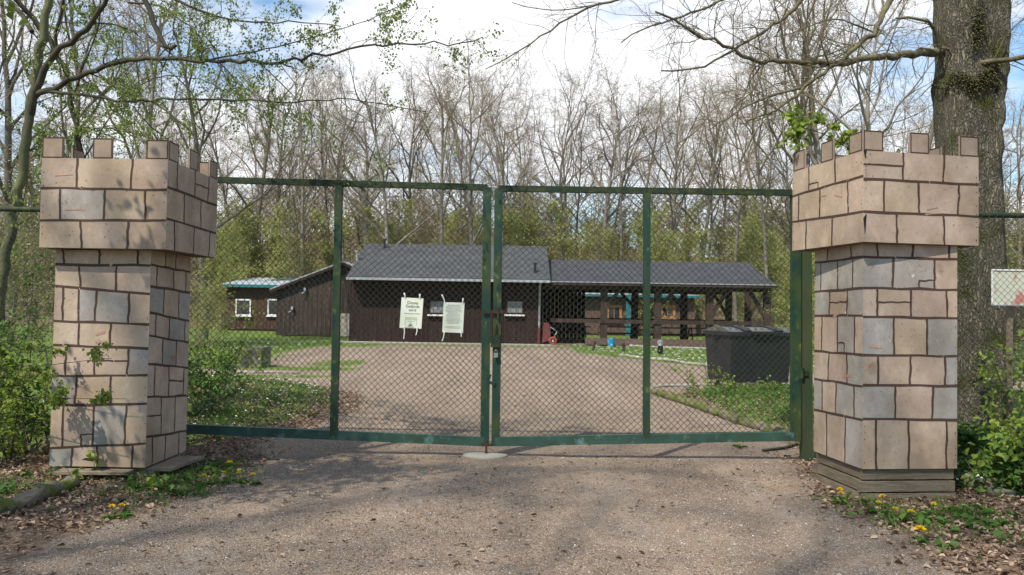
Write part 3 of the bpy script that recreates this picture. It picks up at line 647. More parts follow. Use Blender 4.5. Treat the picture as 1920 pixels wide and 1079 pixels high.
r1, P, c = notice([(753, 558), (794, 560), (790, 617), (749, 615)], [(758, 551, 759, 559), (787, 553, 786, 560), (758, 613, 757, 636), (782, 614, 780, 629)],
    'weathered notice on the left gate leaf, large heading over a camera warning box')
rot = math.atan2(-(P[1] - P[0])[2], (P[1] - P[0])[0])
def onp(P, u, v): return (P[0] * (1 - u) + P[1] * u) * (1 - v) + (P[3] * (1 - u) + P[2] * u) * v + V(0, -.0015, 0)
for body, sz, v, m in (('Dieses', .044, .16, m_ink), ('Gelände', .044, .28, m_ink), ('wird', .044, .40, m_ink), ('kameraüberwacht', .022, .51, m_inkf)):
    text(body, sz, onp(P, .53, v), r1, m, rot)
text('ACHTUNG', .022, onp(P, .5, .70), r1, m_inkf, rot); text('Videoüberwachung', .010, onp(P, .5, .765), r1, m_inkf, rot)
mb = MB()
def strip(a, b, w): mb.bar(a, b, w, .001)
bx = [onp(P, .24, .645), onp(P, .76, .645), onp(P, .76, .985), onp(P, .24, .985)]
for i in range(4): strip(bx[i], bx[(i + 1) % 4], .003)
mb.build('warning_frame', m_inkf, r1)
mb = MB(); tri = [onp(P, .50, .81), onp(P, .635, .955), onp(P, .365, .955)]
for i in range(3): strip(tri[i], tri[(i + 1) % 3], .0035)
strip(onp(P, .44, .915), onp(P, .53, .89), .016); strip(onp(P, .53, .888), onp(P, .56, .88), .008); mb.build('camera_symbol', m_ink, r1)
r2, P, c = notice([(832, 567), (871, 568), (868, 625), (829, 623)], [(829, 554, 834, 568), (868, 561, 866, 569), (833, 623, 829, 640), (863, 622, 865, 632)],
    'weathered notice of close-set faded text lines, nearer the gate lock')
mb = MB(); rr_ = random.Random(8)
for k in range(17):
    v = .09 + k * .043
    if k > 14: v = .80 + (k - 15) * .045
    hw = rr_.uniform(.26, .42) if k < 15 else .36
    u = .5 - hw
    while u < .5 + hw:
        l = rr_.uniform(.03, .11); 
        if u + l > .5 + hw + .03: break
        strip(onp(P, u, v), onp(P, u + l, v), .0055 if k else .008); u += l + .022
mb.build('lettering', m_inkf, r2)

# ------------------------------------------------------------------ side fences
def fence(x0, x1, Y, z1, label, posts, rail=.028):
    r = empty('chain_link_fence', ((x0 + x1) / 2, Y, 0), label, 'fence', 'chain link fences either side of the gate')
    mb = MB(); mb.tube([(x0, Y, z1), (x1, Y, z1)], rail, 8); mb.build('top_rail', m_greentop, r)
    mb = MB(); chain(mb, V(x0, Y - .03, .05), V(x1, Y - .03, .05), V(x0, Y - .03, z1), V(x1, Y - .03, z1), r=.0018); mb.build('wire_mesh', m_wire, r)
    for x in posts:
        mb = MB(); mb.tube([(x, Y + .04, -.2), (x, Y + .04, z1 + .05)], .03, 8); mb.build('post', m_greentop, r)
zL = at(40, 393, 8.6)[2]; zR = at(1880, 404, 8.0)[2]
fence(-7.4, -3.85, 8.6, zL, 'dark chain link fence behind the shrub, left of the left tower', [-6.6, -3.95])
fence(3.7, 7.2, 8.0, zR, 'chain link fence with green rail, right of the right tower', [3.78, 6.4])
# picture board behind the right fence
c = at(1896, 540, 8.6); ib = empty('picture_board', (c[0], c[1], 0), 'faded blue and red picture board hanging behind the right fence', 'sign')
mb = MB(); mb.box(c, (.42, .012, .38)); mb.build('board', mat('faded_print', (.5, .52, .42), .5, var=(.45, .2, .16), vscale=5, thr=(.55, .62), extra=[((.12, .2, .42), 7, (.60, .64)), ((.25, .32, .15), 6, (.6, .7))]), ib)
mb = MB()
for a, b in (((-.21, -.19), (.21, -.19)), ((-.21, .19), (.21, .19)), ((-.21, -.19), (-.21, .19)), ((.21, -.19), (.21, .19))):
    mb.bar(c + V(a[0], -.009, a[1]), c + V(b[0], -.009, b[1]), .016, .01)
mb.build('frame', m_white, ib)
mb = MB(); mb.bar(c * V(1, 1, 0) + V(0, .03, -.1), c + V(0, .03, .1), .05, .04); mb.build('post', m_plank, ib)

# ------------------------------------------------------------------ buildings
def boards(mb, a, b, z0, z1a, z1b, step=.2, m=0, nrm=(0, -1, 0)):
    """vertical boards with battens on a wall from a to b; tops run z1a..z1b"""
    a, b = V(*a, 0), V(*b, 0); Ln = np.linalg.norm(b - a); k = max(1, round(Ln / step)); d = (b - a) / Ln; n = V(*nrm)
    for i in range(k):
        s0, s1 = i * Ln / k, (i + 1) * Ln / k; za, zb_ = z1a + (z1b - z1a) * s0 / Ln, z1a + (z1b - z1a) * s1 / Ln
        o = .012 * ((i * 7) % 3 - 1) * .4; P0, P1 = a + d * s0, a + d * (s1 - .04)
        mb.add([P0 + n * o + V(0, 0, z0), P1 + n * o + V(0, 0, z0), P1 + n * o + V(0, 0, zb_), P0 + n * o + V(0, 0, za)], [[0, 1, 2, 3]], m)
        q = P0 + n * .014; zz = za
        mb.add([q - d * .025 + V(0, 0, z0), q + d * .025 + V(0, 0, z0), q + d * .025 + V(0, 0, zz), q - d * .025 + V(0, 0, zz)], [[0, 1, 2, 3]], m)
        mb.add([q - d * .025 + V(0, 0, z0), q - d * .025 + V(0, 0, zz), q - d * .025 - n * .02 + V(0, 0, zz), q - d * .025 - n * .02 + V(0, 0, z0)], [[0, 1, 2, 3]], m)
def slab(mb, pts, t=.08, m=0):
    """a slab with real thickness under the polygon pts"""
    pts = [np.asarray(p_, float) for p_ in pts]; k = len(pts); n = unit(np.cross(pts[1] - pts[0], pts[2] - pts[0]))
    if n[2] < 0: pts = pts[::-1]; n = -n
    q = [p_ - n * t for p_ in pts]
    mb.add(pts + q, [list(range(k))], m); mb.add(pts + q, [[k + i for i in range(k)][::-1]], m)
    mb.add(pts + q, [[i, i + k, (i + 1) % k + k, (i + 1) % k] for i in range(k)], m)
def window(parent, x0, x1, z0, z1, Y, fm, gmat=None, curt=False, bars=True, sill=True, wf=.06):
    w = wf; mb = MB()
    mb.aabb((x0, Y - .04, z0), (x0 + w, Y, z1)); mb.aabb((x1 - w, Y - .04, z0), (x1, Y, z1))
    mb.aabb((x0 + w, Y - .04, z0), (x1 - w, Y, z0 + w)); mb.aabb((x0 + w, Y - .04, z1 - w), (x1 - w, Y, z1))
    if bars: mb.aabb(((x0 + x1) / 2 - .02, Y - .035, z0 + w), ((x0 + x1) / 2 + .02, Y - .003, z1 - w))
    f = mb.build('window', fm, parent)
    mb = MB(); mb.aabb((x0 + w * .5, Y - .018, z0 + w * .5), (x1 - w * .5, Y - .012, z1 - w * .5)); mb.build('pane', gmat or m_glass, f)
    if curt: 
        mb = MB(); n = 24; xs = np.linspace(x0 + w, x1 - w, n); ys = Y - .022 + .004 * np.cos(np.arange(n) * 2.1)
        P = np.array([[(x, y, z0 + w + .02), (x, y, z1 - w)] for x, y in zip(xs, ys)]).reshape(-1, 3); i = np.arange(n - 1) * 2
        mb.add(P, np.stack([i, i + 2, i + 3, i + 1], 1)); mb.build('curtain', m_curtain, f)
    if sill:
        mb = MB(); mb.aabb((x0 - .06, Y - .12, z0 - .07), (x1 + .06, Y + .0, z0 - .003)); mb.build('sill', m_white, f)
# --- main hut
YC = 35.0
xa, xb = at(656, 600, YC)[0], at(1012, 600, YC)[0]
eL, eR = at(650, 517, YC - .65), at(1032, 526, YC - .65); ze = (eL[2] + eR[2]) / 2
rL = at(676, 457, YC + 3.6); rR = at(1012, 462, YC + 3.6); zr = (rL[2] + rR[2]) / 2
hut = empty('timber_hut', ((xa + xb) / 2, YC, 0), 'dark boarded hut with long grey felt roof and two small curtained windows', 'hut')
mb = MB(); boards(mb, (xa, YC), (xb, YC), 0.02, ze - .05, ze - .05); boards(mb, (xb, YC), (xb, YC + 7.2), 0.02, ze - .05, ze - .05, nrm=(1, 0, 0)); boards(mb, (xa, YC + 7.2), (xa, YC), 0.02, ze - .05, ze - .05, nrm=(-1, 0, 0))
mb.aabb((xa + .05, YC + .05, 0), (xb - .05, YC + 7.15, ze - .1)); mb.build('wall', m_board, hut)
mb = MB(); ev = YC - .65; x0, x1 = eL[0], eR[0]; bk = YC + 7.85
slab(mb, [(x0, ev, ze), (x1, ev, ze), (x1, YC + 3.6, zr), (x0, YC + 3.6, zr)], .12); slab(mb, [(x0, YC + 3.6, zr), (x1, YC + 3.6, zr), (x1, bk, ze), (x0, bk, ze)], .12)
for x in (xa + .03, xb - .03): mb.add([(x, YC + .05, ze - .1), (x, YC + 7.15, ze - .1), (x, YC + 3.6, zr - .15)], [[0, 1, 2]])
roof = mb.build('roof', m_felt, hut)
mb = MB(); mb.aabb((x0, ev - .10, ze - .14), (x1, ev - .01, ze - .03)); mb.build('gutter', m_zinc, hut)
for px, py, dz, m in ((721, 462, 4.0, m_binb), (1003, 515, .6, m_binb), (672, 470, 2.0, m_zinc)):
    Yv = YC - .4 + dz * .85; q = at(px, py, Yv); zsurf = ze + (zr - ze) * (Yv - ev) / (YC + 3.6 - ev)
    if px == 672: q = V(x0 + .05, Yv, 0)
    mb = MB(); mb.tube([(q[0], Yv, zsurf - .1), (q[0], Yv, zsurf + .36)], .055, 8); mb.tube([(q[0], Yv, zsurf + .36), (q[0], Yv, zsurf + .44)], .09, 8); mb.build('vent_pipe', m, roof)
for px, w in ((820, 31), (965, 33)):
    a, b = at(px - w / 2, 592, YC)[0], at(px + w / 2, 592, YC)[0]; z0, z1 = at(px, 590, YC)[2], at(px, 563, YC)[2]
    window(hut, a, b, z0, z1, YC - .03, m_board, curt=True, bars=False)
xd = xb - .02; mb = MB(); mb.tube([(xd, YC - .12, .75), (xd, YC - .12, ze - .35), (xd, ev - .05, ze - .12)], .05, 8); dp = mb.build('downpipe', m_zinc, hut)
mb = MB(); mb.tube([(xd, YC - .12, 0), (xd, YC - .12, .76)], .062, 8); mb.build('pipe_foot', m_redpipe, dp)
# --- barn with the slanting roof, left of the hut
YB = 40.5; mb = MB()
b0, b1 = at(519, 600, YB)[0], at(690, 600, YB)[0]; zl = at(512, 540, YB)[2]; zp = at(645, 494, YB)[2]; xp = at(645, 494, YB)[0]
barn = empty('timber_barn', ((b0 + b1) / 2, YB, 0), 'grey brown boarded barn end with lopsided roof, left of the main hut', 'barn')
boards(mb, (b0, YB), (xp, YB), .05, zl, zp, .22); boards(mb, (xp, YB), (b1, YB), .05, zp, zp - .5, .22); boards(mb, (b0, YB + 6), (b0, YB), .05, zl, zl, .22, nrm=(-1, 0, 0)); mb.build('wall', m_boardb, barn)
mb = MB(); oy = YB - .25
slab(mb, [(b0 - .35, oy, zl - .06), (xp, oy, zp + .10), (xp, YB + 8, zp + .10), (b0 - .35, YB + 8, zl - .06)], .07); slab(mb, [(xp, oy, zp + .10), (b1, oy, zp - .42), (b1, YB + 8, zp - .42), (xp, YB + 8, zp + .10)], .07); mb.build('roof', m_tin, barn)
mb = MB(); mb.bar((b0 - .35, oy - .02, zl - .2), (xp, oy - .02, zp - .04), .14, .03); mb.bar((xp, oy - .02, zp - .04), (b1, oy - .02, zp - .56), .14, .03); mb.build('bargeboard', m_board, barn)
for px, py in ((572, 543), (548, 578)):
    q = at(px, py, YB - .12); mb = MB(); mb.box(q, (.10, .14, .16)); mb.tube([q + V(0, .02, -.12), q + V(-.15, -.1, -.22)], .03, 6); mb.build('wall_lamp', m_zinc, barn)
mb = MB(); q0, q1 = at(637, 588, YB - .06), at(662, 634, YB - .06); mb.aabb((q0[0], YB - .08, 0.04), (q1[0], YB - .03, q0[2])); dr = mb.build('door', m_slab, barn)
mb = MB(); mb.aabb((q0[0] + .06, YB - .10, 1.0), (q0[0] + .18, YB - .085, 1.05)); mb.build('handle', m_steel, dr)
# --- far left hut with teal edge
YA = 48.0
h0, h1 = at(424, 600, YA)[0], at(545, 600, YA)[0]; zt_ = at(470, 537, YA)[2]
fh = empty('flat_roofed_hut', ((h0 + h1) / 2, YA, 0), 'brown hut with pale low roof and teal roof edge, farthest left', 'hut')
mb = MB(); boards(mb, (h0, YA), (h1, YA), .1, zt_, zt_); mb.aabb((h0 + .05, YA + .05, 0), (h1, YA + 6, zt_ - .05)); mb.build('wall', mat('red_brown_boards', (.06, .03, .022), .85, var=(.10, .055, .04), vscale=3, stretch=(5, 5, .5)), fh)
mb = MB(); slab(mb, [(h0 - .3, YA - .4, zt_ + .1), (h1 + .3, YA - .4, zt_ + .1), (h1 + .3, YA + 2.6, zt_ + .62), (h0 + .7, YA + 2.6, zt_ + .62)], .05); mb.build('roof', m_tin, fh)
mb = MB(); mb.aabb((h0 - .3, YA - .46, zt_ - .08), (h1 + .3, YA - .41, zt_ + .08)); mb.build('fascia', m_teal, fh)
for a, b in ((442, 471), (502, 531)):
    window(fh, at(a, 580, YA)[0], at(b, 580, YA)[0], at(a, 592, YA)[2], at(a, 561, YA)[2], YA - .03, m_white, bars=False, wf=.08)
# --- open shelter
YD = 35.2
se = at(1030, 526, YD - .5); s1 = at(1456, 536, YD - .5); zse = (se[2] + s1[2]) / 2 - .02
zsr = at(1200, 490, YD + 3.2)[2]; sx0, sx1 = xb + .2, s1[0]
sh = empty('open_shelter', ((sx0 + sx1) / 2, YD, 0), 'open timber picnic shelter with dark felt roof on braced posts, right of the hut', 'shelter')
mb = MB(); slab(mb, [(sx0 - .3, YD - .5, zse), (sx1, YD - .5, zse), (sx1 - .1, YD + 3.2, zsr), (sx0 - .3, YD + 3.2, zsr)], .1); slab(mb, [(sx0 - .3, YD + 3.2, zsr), (sx1 - .1, YD + 3.2, zsr), (sx1, YD + 6.9, zse), (sx0 - .3, YD + 6.9, zse)], .1)
sroof = mb.build('roof', m_feltd, sh)
mb = MB(); mb.aabb((sx0 - .3, YD - .59, zse - .02), (sx1 + .02, YD - .53, zse + .02)); mb.build('drip_edge', m_zinc, sroof)
mb = MB(); mb.aabb((sx0 - .3, YD - .56, zse - .13), (sx1, YD - .51, zse - .02)); mb.build('fascia', m_beam, sroof)
for k, px in enumerate((1132, 1190, 1233, 1282, 1330, 1366, 1402, 1438)):
    x = at(px, 600, YD)[0]
    if px in (1190, 1282, 1366, 1402): Yp = YD + (6.0 if px in (1402, 1366) else 3.0)
    else: Yp = YD
    x = at(px, 600, Yp)[0]; mb = MB(); mb.aabb((x - .15, Yp - .12, 0), (x + .15, Yp + .12, zse - .05)); mb.build('post', m_beam, sh)
    sg = -1 if k % 2 else 1
    mb = MB()
    if px > 1300: mb.bar((x + sg * -.05, Yp - .02, 1.15), (x + sg * .75, Yp - .02, zse - .3), .16, .12)
    else: mb.bar((x, Yp - .02, zse - 1.1), (x + sg * .7, Yp - .02, zse - .3), .14, .12)
    mb.build('brace', m_beam, sh)
for Yp in (YD, YD + 6.0):
    mb = MB(); mb.aabb((sx0, Yp - .10, zse - .30), (sx1 - .3, Yp + .1, zse - .12)); mb.build('beam', m_beam, sh)
    mb = MB(); mb.aabb((sx0 + .3, Yp - .17, 1.0), (sx1 - .5, Yp - .125, 1.17)); mb.build('rail', m_beam, sh)
    if Yp == YD:
        mb = MB(); mb.aabb((sx0 + 1.8, Yp - .16, .05), (sx1 - .5, Yp - .125, .34)); mb.build('kick_board', mat('reddish_board', (.11, .07, .055), .9, var=(.16, .11, .09), vscale=3, stretch=(.5, 1, 5)), sh)
mb = MB(); mb.aabb((sx0, YD - .1, -.02), (sx1 - .2, YD + 6.5, .045)); mb.build('floor', m_plank, sh)
mb = MB(); boards(mb, (sx0 + .02, YD + 6.2), (sx0 + 2.4, YD + 6.2), .05, zse, zse); mb.build('back_wall', m_board, sh)
for i, (px, Yp) in enumerate(((1070, 37.2), (1160, 38), (1255, 37.5), (1320, 37.8))):
    x = at(px, 620, Yp)[0]; t = empty('picnic_table', (x, Yp, .045), ['bench table deep in shade beside the hut end', 'bench table in the shelter near the blue bucket', 'bench table in the middle bays of the shelter', 'bench table at the right end of the shelter'][i], 'table', 'bench tables under the shelter roof')
    mb = MB(); mb.aabb((x - .9, Yp - .35, .76), (x + .9, Yp + .35, .81)); mb.build('tabletop', m_beam, t)
    for s_ in (-1, 1):
        mb = MB(); mb.aabb((x - .9, Yp + s_ * .62 - .13, .46), (x + .9, Yp + s_ * .62 + .13, .50)); mb.build('bench', m_beam, t)
        mb = MB(); mb.bar((x + s_ * .65, Yp - .7, .045), (x + s_ * .65, Yp - .2, .76), .09, .05, side=(1, 0, 0)); mb.bar((x + s_ * .65, Yp + .7, .045), (x + s_ * .65, Yp + .2, .76), .09, .05, side=(1, 0, 0)); mb.aabb((x + s_ * .65 - .03, Yp - .72, .40), (x + s_ * .65 + .03, Yp + .72, .455)); mb.build('leg_frame', m_beam, t)
# --- hut seen through the shelter
YE = 50.0
e0, e1 = at(1085, 600, YE)[0], at(1303, 600, YE)[0]; zE = at(1200, 556, YE)[2]
eh = empty('teal_edged_hut', ((e0 + e1) / 2, YE, 0), 'brown hut with orange door frames and teal edge, seen through the shelter', 'hut')
mb = MB(); boards(mb, (e0, YE), (e1, YE), .1, zE, zE); mb.aabb((e0 + .05, YE + .05, 0), (e1 - .05, YE + 5, zE - .05)); mb.build('wall', mat('light_brown_boards', (.10, .062, .047), .85, var=(.15, .10, .08), vscale=3, stretch=(5, 5, .5)), eh)
mb = MB(); slab(mb, [(e0 - .2, YE - .5, zE + .1), (e1 + .2, YE - .5, zE + .1), (e1 + .2, YE + 5.2, zE + .3), (e0 - .2, YE + 5.2, zE + .3)], .05); mb.build('roof', m_tin, eh)
mb = MB(); mb.aabb((e0 - .2, YE - .56, zE - .06), (e1 + .2, YE - .51, zE + .08)); mb.build('fascia', m_teal, eh)
mb = MB(); x = at(1178, 600, YE - 1)[0]; mb.aabb((x - .14, YE - 1.1, 0), (x + .14, YE - .9, zE)); mb.build('teal_post', m_teal, eh)
for a, b, zz0 in ((1136, 1166, .55), (1190, 1212, .1), (1237, 1266, .75)):
    window(eh, at(a, 600, YE)[0], at(b, 600, YE)[0], zz0 + .35, at(a, 572, YE)[2], YE - .03, m_orange, sill=zz0 > .5, wf=.17)
mb = MB(); mb.box(at(1280, 561, YE - .1), (.3, .15, .3)); mb.build('wall_lamp', m_white, eh)
# paving strip before the hut
mb = MB(); mb.aabb((xa - .3, YC - 1.0, -.05), (xb + .6, YC - .02, .045)); tag(mb.build('paving', m_slab), 'narrow concrete strip along the hut wall', kind='structure')

# ------------------------------------------------------------------ small yard things
# waste container
def container():
    c = gnd(1396, 728); c = V(c[0] + .02, 16.4, 0); z0 = gz(c[0], c[1]) ; r = empty('waste_container', (c[0], c[1], float(z0)), 'big black wheeled waste container standing on the verge behind the gate', 'waste container')
    a = math.radians(14); X, Y = V(math.cos(a), math.sin(a), 0), V(-math.sin(a), math.cos(a), 0); O = V(c[0], c[1], float(z0))
    def Q(x, y, z): return O + X * x + Y * y + V(0, 0, z)
    def hex8(mb, lo, hi, zl_, zh, m=0):
        mb.add([Q(-lo[0], -lo[1], zl_), Q(lo[0], -lo[1], zl_), Q(lo[0], lo[1], zl_), Q(-lo[0], lo[1], zl_), Q(-hi[0], -hi[1], zh), Q(hi[0], -hi[1], zh), Q(hi[0], hi[1], zh), Q(-hi[0], hi[1], zh)],
               [[3, 2, 1, 0], [4, 5, 6, 7], [0, 1, 5, 4], [1, 2, 6, 5], [2, 3, 7, 6], [3, 0, 4, 7]], m)
    mb = MB(); hex8(mb, (.64, .46), (.68, .53), .16, 1.10); 
    for x in (-.35, 0, .35): 
        mb.add([Q(x - .05, -.435, .22), Q(x + .05, -.435, .22), Q(x + .05, -.53, 1.0), Q(x - .05, -.53, 1.0), Q(x - .05, -.40, .22), Q(x + .05, -.40, .22), Q(x + .05, -.5, 1.0), Q(x - .05, -.5, 1.0)], [[0, 1, 2, 3], [1, 5, 6, 2], [4, 0, 3, 7], [3, 2, 6, 7]])
    mb.build('body', m_binb, r)
    R = np.stack([X, Y, V(0, 0, 1)], 1); mb = MB(); mb.box(Q(0, 0, 1.13), (1.44, 1.12, .075), R); mb.build('rim', m_binb, r)
    mb = MB(); n = 9; prof = [(y, 1.17 + .09 * math.cos(y / .56 * math.pi / 2) ** .8) for y in np.linspace(-.56, .56, n)]
    P = [Q(x, y, z) for x in (-.70, .70) for y, z in prof]; mb.add(P, [[i, i + 1, i + n + 1, i + n] for i in range(n - 1)], 0, True)
    mb.add([Q(-.70, y, z) for y, z in prof], [list(range(n))]); mb.add([Q(.70, y, z) for y, z in prof], [list(range(n))[::-1]])
    lid = mb.build('lid', m_binl, r)
    for x in (-.33, .37):
        mb = MB(); P = [Q(x + dx, y, z + .03) for dx in (-.09, .09) for y, z in prof]; mb.add(P, [[i, i + 1, i + n + 1, i + n] for i in range(n - 1)])
        for dx, fl in ((-.09, 1), (.09, -1)):
            for i in range(n - 1): 
                y, z = prof[i]; y2, z2 = prof[i + 1]; mb.add([Q(x + dx, y, z - .02), Q(x + dx, y2, z2 - .02), Q(x + dx, y2, z2 + .03), Q(x + dx, y, z + .03)], [[0, 1, 2, 3]])
        mb.build('lid_rib', m_binb, lid)
    mb = MB(); mb.box(Q(0, -.585, 1.16), (.5, .05, .05), R); mb.build('handle', m_binb, r)
    for sx in (-1, 1):
        mb = MB(); mb.tube([Q(sx * .70, 0, 1.02), Q(sx * .78, 0, 1.02)], .035, 8); mb.build('trunnion', m_binb, r)
        for sy in (-1, 1):
            w = Q(sx * .5, sy * .34, .09); mb = MB(); mb.tube([w - X * .025, w + X * .025], .09, 14); wh = mb.build('wheel', m_rub, r)
            mb = MB(); mb.box(w + V(0, 0, .06), (.08, .09, .10), R); mb.build('fork', m_steel, wh)
container()
# concrete trough on the left of the yard
q = gnd(462, 690); mb = MB(); zt3 = .5; x0_, x1_ = q[0] - .2, q[0] + .36
mb.aabb((x0_, q[1], -.02), (x1_, q[1] + .1, zt3)); mb.aabb((x0_, q[1] + .7, -.02), (x1_, q[1] + .8, zt3)); mb.aabb((x0_, q[1] + .1, -.02), (x0_ + .1, q[1] + .7, zt3)); mb.aabb((x1_ - .1, q[1] + .1, -.02), (x1_, q[1] + .7, zt3))
tr_ = empty('planter', (q[0], q[1] + .4, 0), 'weathered grey concrete planter at the left edge of the yard', 'planter')
mb.build('box', m_conc, tr_); mb = MB(); mb.aabb((x0_ + .1, q[1] + .1, 0), (x1_ - .1, q[1] + .7, zt3 - .07)); mb.build('soil', m_moss, tr_)
# bucket
q = at(1145, 636, 34.6); mb = MB(); z = .05; mb.tube([(q[0], 34.4, 0.02), (q[0], 34.4, .36)], [.13, .17], 14); bk_ = empty('bucket', (q[0], 34.4, 0), 'small light blue plastic bucket in front of the shelter', 'bucket'); mb.build('bowl', m_bucket, bk_)
mb = MB(); th = np.linspace(0, math.pi, 9); mb.tube(np.stack([q[0] + .17 * np.cos(th), 34.38 - .1 * np.sin(th), .35 - .12 * np.sin(th)], 1), .01, 5); mb.build('handle', m_zinc, bk_)
# wheelbarrow leaning at the hut end
q = V(at(1036, 632, 34.7)[0], 34.7, 0); wb = empty('wheelbarrow', q, 'rusty wheelbarrow with red wheel tipped up beside the downpipe', 'wheelbarrow')
mb = MB(); th = np.linspace(0, 2 * math.pi, 17); mb.tube(np.stack([q[0] + .02 + .14 * np.cos(th), 0 * th + q[1], .20 + .14 * np.sin(th)], 1), .045, 8, cap=False); w_ = mb.build('wheel', m_red, wb)
mb = MB(); mb.tube([(q[0] + .02, q[1] - .05, .2), (q[0] + .02, q[1] + .05, .2)], .06, 8); mb.build('hub', m_zinc, w_)
mb = MB(); mb.add([q + V(-.45, .1, .1), q + V(-.05, .1, .25), q + V(-.15, .15, .95), q + V(-.38, .15, 1.0), q + V(-.45, .5, .1), q + V(-.05, .5, .25), q + V(-.15, .45, .95), q + V(-.38, .45, 1.0)], [[0, 1, 2, 3], [7, 6, 5, 4], [0, 3, 7, 4], [1, 5, 6, 2], [3, 2, 6, 7]]); mb.build('tray', m_redpipe, wb)
mb = MB(); mb.tube([q + V(.02, 0, .2), q + V(.2, .1, .62), q + V(-.1, .1, .8)], .018, 6); mb.tube([q + V(.02, .3, .2), q + V(.2, .3, .62), q + V(-.1, .3, .8)], .018, 6); mb.build('handle', m_zinc, wb)
# bollard and pegs on the lawn
for px, py0, py1, w, m, lab in ((1238, 638, 664, .10, m_zinc, 'short grey pipe bollard on the lawn before the shelter'), (1169, 644, 660, .05, m_beam, 'thin dark peg in the lawn left of the pipe bollard'), (1112, 640, 658, .05, m_beam, 'dark slanting peg in the lawn, nearest the wheelbarrow')):
    b = gnd(px, py1); z1 = at(px, py0, b[1])[2]; r = empty('bollard', b, lab, 'bollard', 'low markers along the lawn'); mb = MB(); mb.tube([b - V(0, 0, .05), b + V(.05 if px == 1112 else 0, 0, z1 * .6)], w, 8); mb.build('shaft', m_rub if px == 1238 else m, r)
    mb = MB(); mb.tube([b + V(.05 if px == 1112 else 0, 0, z1 * .6), b + V(.08 if px == 1112 else 0, 0, z1)], w * 1.02, 8); mb.build('top', m, r)

# kerbs: each course of mossy stones is one edging
def kerb(pts, w, h, label, m=m_kerb, seed=1, zoff=0.0, dense=.07):
    rr = np.random.RandomState(seed); P = np.array(pts, float); d = np.r_[0, np.cumsum(np.linalg.norm(np.diff(P[:, :2], axis=0), axis=1))]
    k = max(4, int(d[-1] / dense)); t = np.linspace(0, d[-1], k); xy = np.stack([np.interp(t, d, P[:, 0]), np.interp(t, d, P[:, 1])], 1)
    T = np.gradient(xy, axis=0); T /= np.linalg.norm(T, axis=1)[:, None]; Nn = np.stack([-T[:, 1], T[:, 0]], 1)
    z = gz(xy[:, 0], xy[:, 1]) + zoff; prof = [(-.5, -.15), (-.5, .55), (-.40, .92), (-.1, 1), (.2, .97), (.42, .85), (.5, .5), (.5, -.15)]
    rings = []
    for i in range(k):
        e = 1 - .25 * (i in (0, k - 1)); 
        rings.append([(xy[i, 0] + Nn[i, 0] * a * w * e + rr.uniform(-1, 1) * .02, xy[i, 1] + Nn[i, 1] * a * w * e + rr.uniform(-1, 1) * .02, z[i] + b * h * e * (1 + .25 * math.sin(i * .9 + seed)) + rr.uniform(-1, 1) * .015) for a, b in prof])
    n = len(prof); mb = MB(); base = np.arange(k - 1)[:, None] * n; j = np.arange(n)[None]; j2 = (j + 1) % n
    mb.add(np.array(rings).reshape(-1, 3), np.stack([base + j, base + j2, base + n + j2, base + n + j], -1).reshape(-1, 4), 0, True)
    mb.add(rings[0], [list(range(n))]); mb.add(rings[-1], [list(range(n))[::-1]])
    return tag(mb.build('kerb', m), label, 'kerb', 'mossy stone edgings')
def G_(px, py, z=.05): return gnd(px, py, z)[:2]
kerb([G_(1490, 818), G_(1440, 802), G_(1380, 785), G_(1300, 757), G_(1225, 733)], .16, .10, 'mossy curved kerb behind the right gate leaf edging the container verge', seed=2)
kerb([G_(345, 795), G_(400, 762), G_(450, 735)], .18, .15, 'mossy kerb behind the left gate leaf beside the tower', seed=3)
kerb([G_(-80, 985), G_(20, 950), G_(90, 925), G_(140, 905)], .15, .09, 'thick mossy kerb at the foot of the left tower in the photo corner', seed=4)
kerb([G_(-40, 850), G_(40, 845), G_(100, 848)], .18, .12, 'mossy stone edge under the hazel shrub at far left', seed=6)
kerb([G_(1790, 900), G_(1850, 918), G_(1895, 930)], .22, .10, 'short broken kerb stone right of the plank plinth', m=m_conc, seed=5)
kerb([G_(1160, 668, 0), G_(1250, 677, 0), G_(1340, 690, 0)], .12, .07, 'thin pale kerb between yard and shelter lawn', m=m_slab, seed=7, dense=.3)
kerb([G_(395, 700, 0), G_(490, 700, 0), G_(560, 701, 0)], .12, .06, 'low pale kerb in the grass left of the yard', m=m_slab, seed=8, dense=.3)
kerb([G_(1225, 727, 0), G_(1330, 722, 0)], .12, .05, 'pale slab edge running from the curved kerb to the container', m=m_slab, seed=9, dense=.3)
kerb([G_(1060, 646, 0), G_(1190, 650, 0), G_(1330, 655, 0)], .25, .06, 'long pale step edge along the front of the shelter', m=m_slab, seed=10, dense=.5)

# hose on the ground at the right hinge
mb = MB(); hp = [gnd(x, y, .02) for x, y in ((1230, 856), (1300, 857), (1370, 853), (1430, 845), (1470, 840), (1500, 833), (1512, 822), (1510, 808))]
for i in (5, 6, 7): hp[i] = hp[5] + V((0, .06, .05)[i - 5], .05, (0, .05, .13)[i - 5])
mb.tube(hp[3:], .016, 6); tag(mb.build('cable', m_barkt), 'dark cable lying on the ground at the right gate post', 'cable')

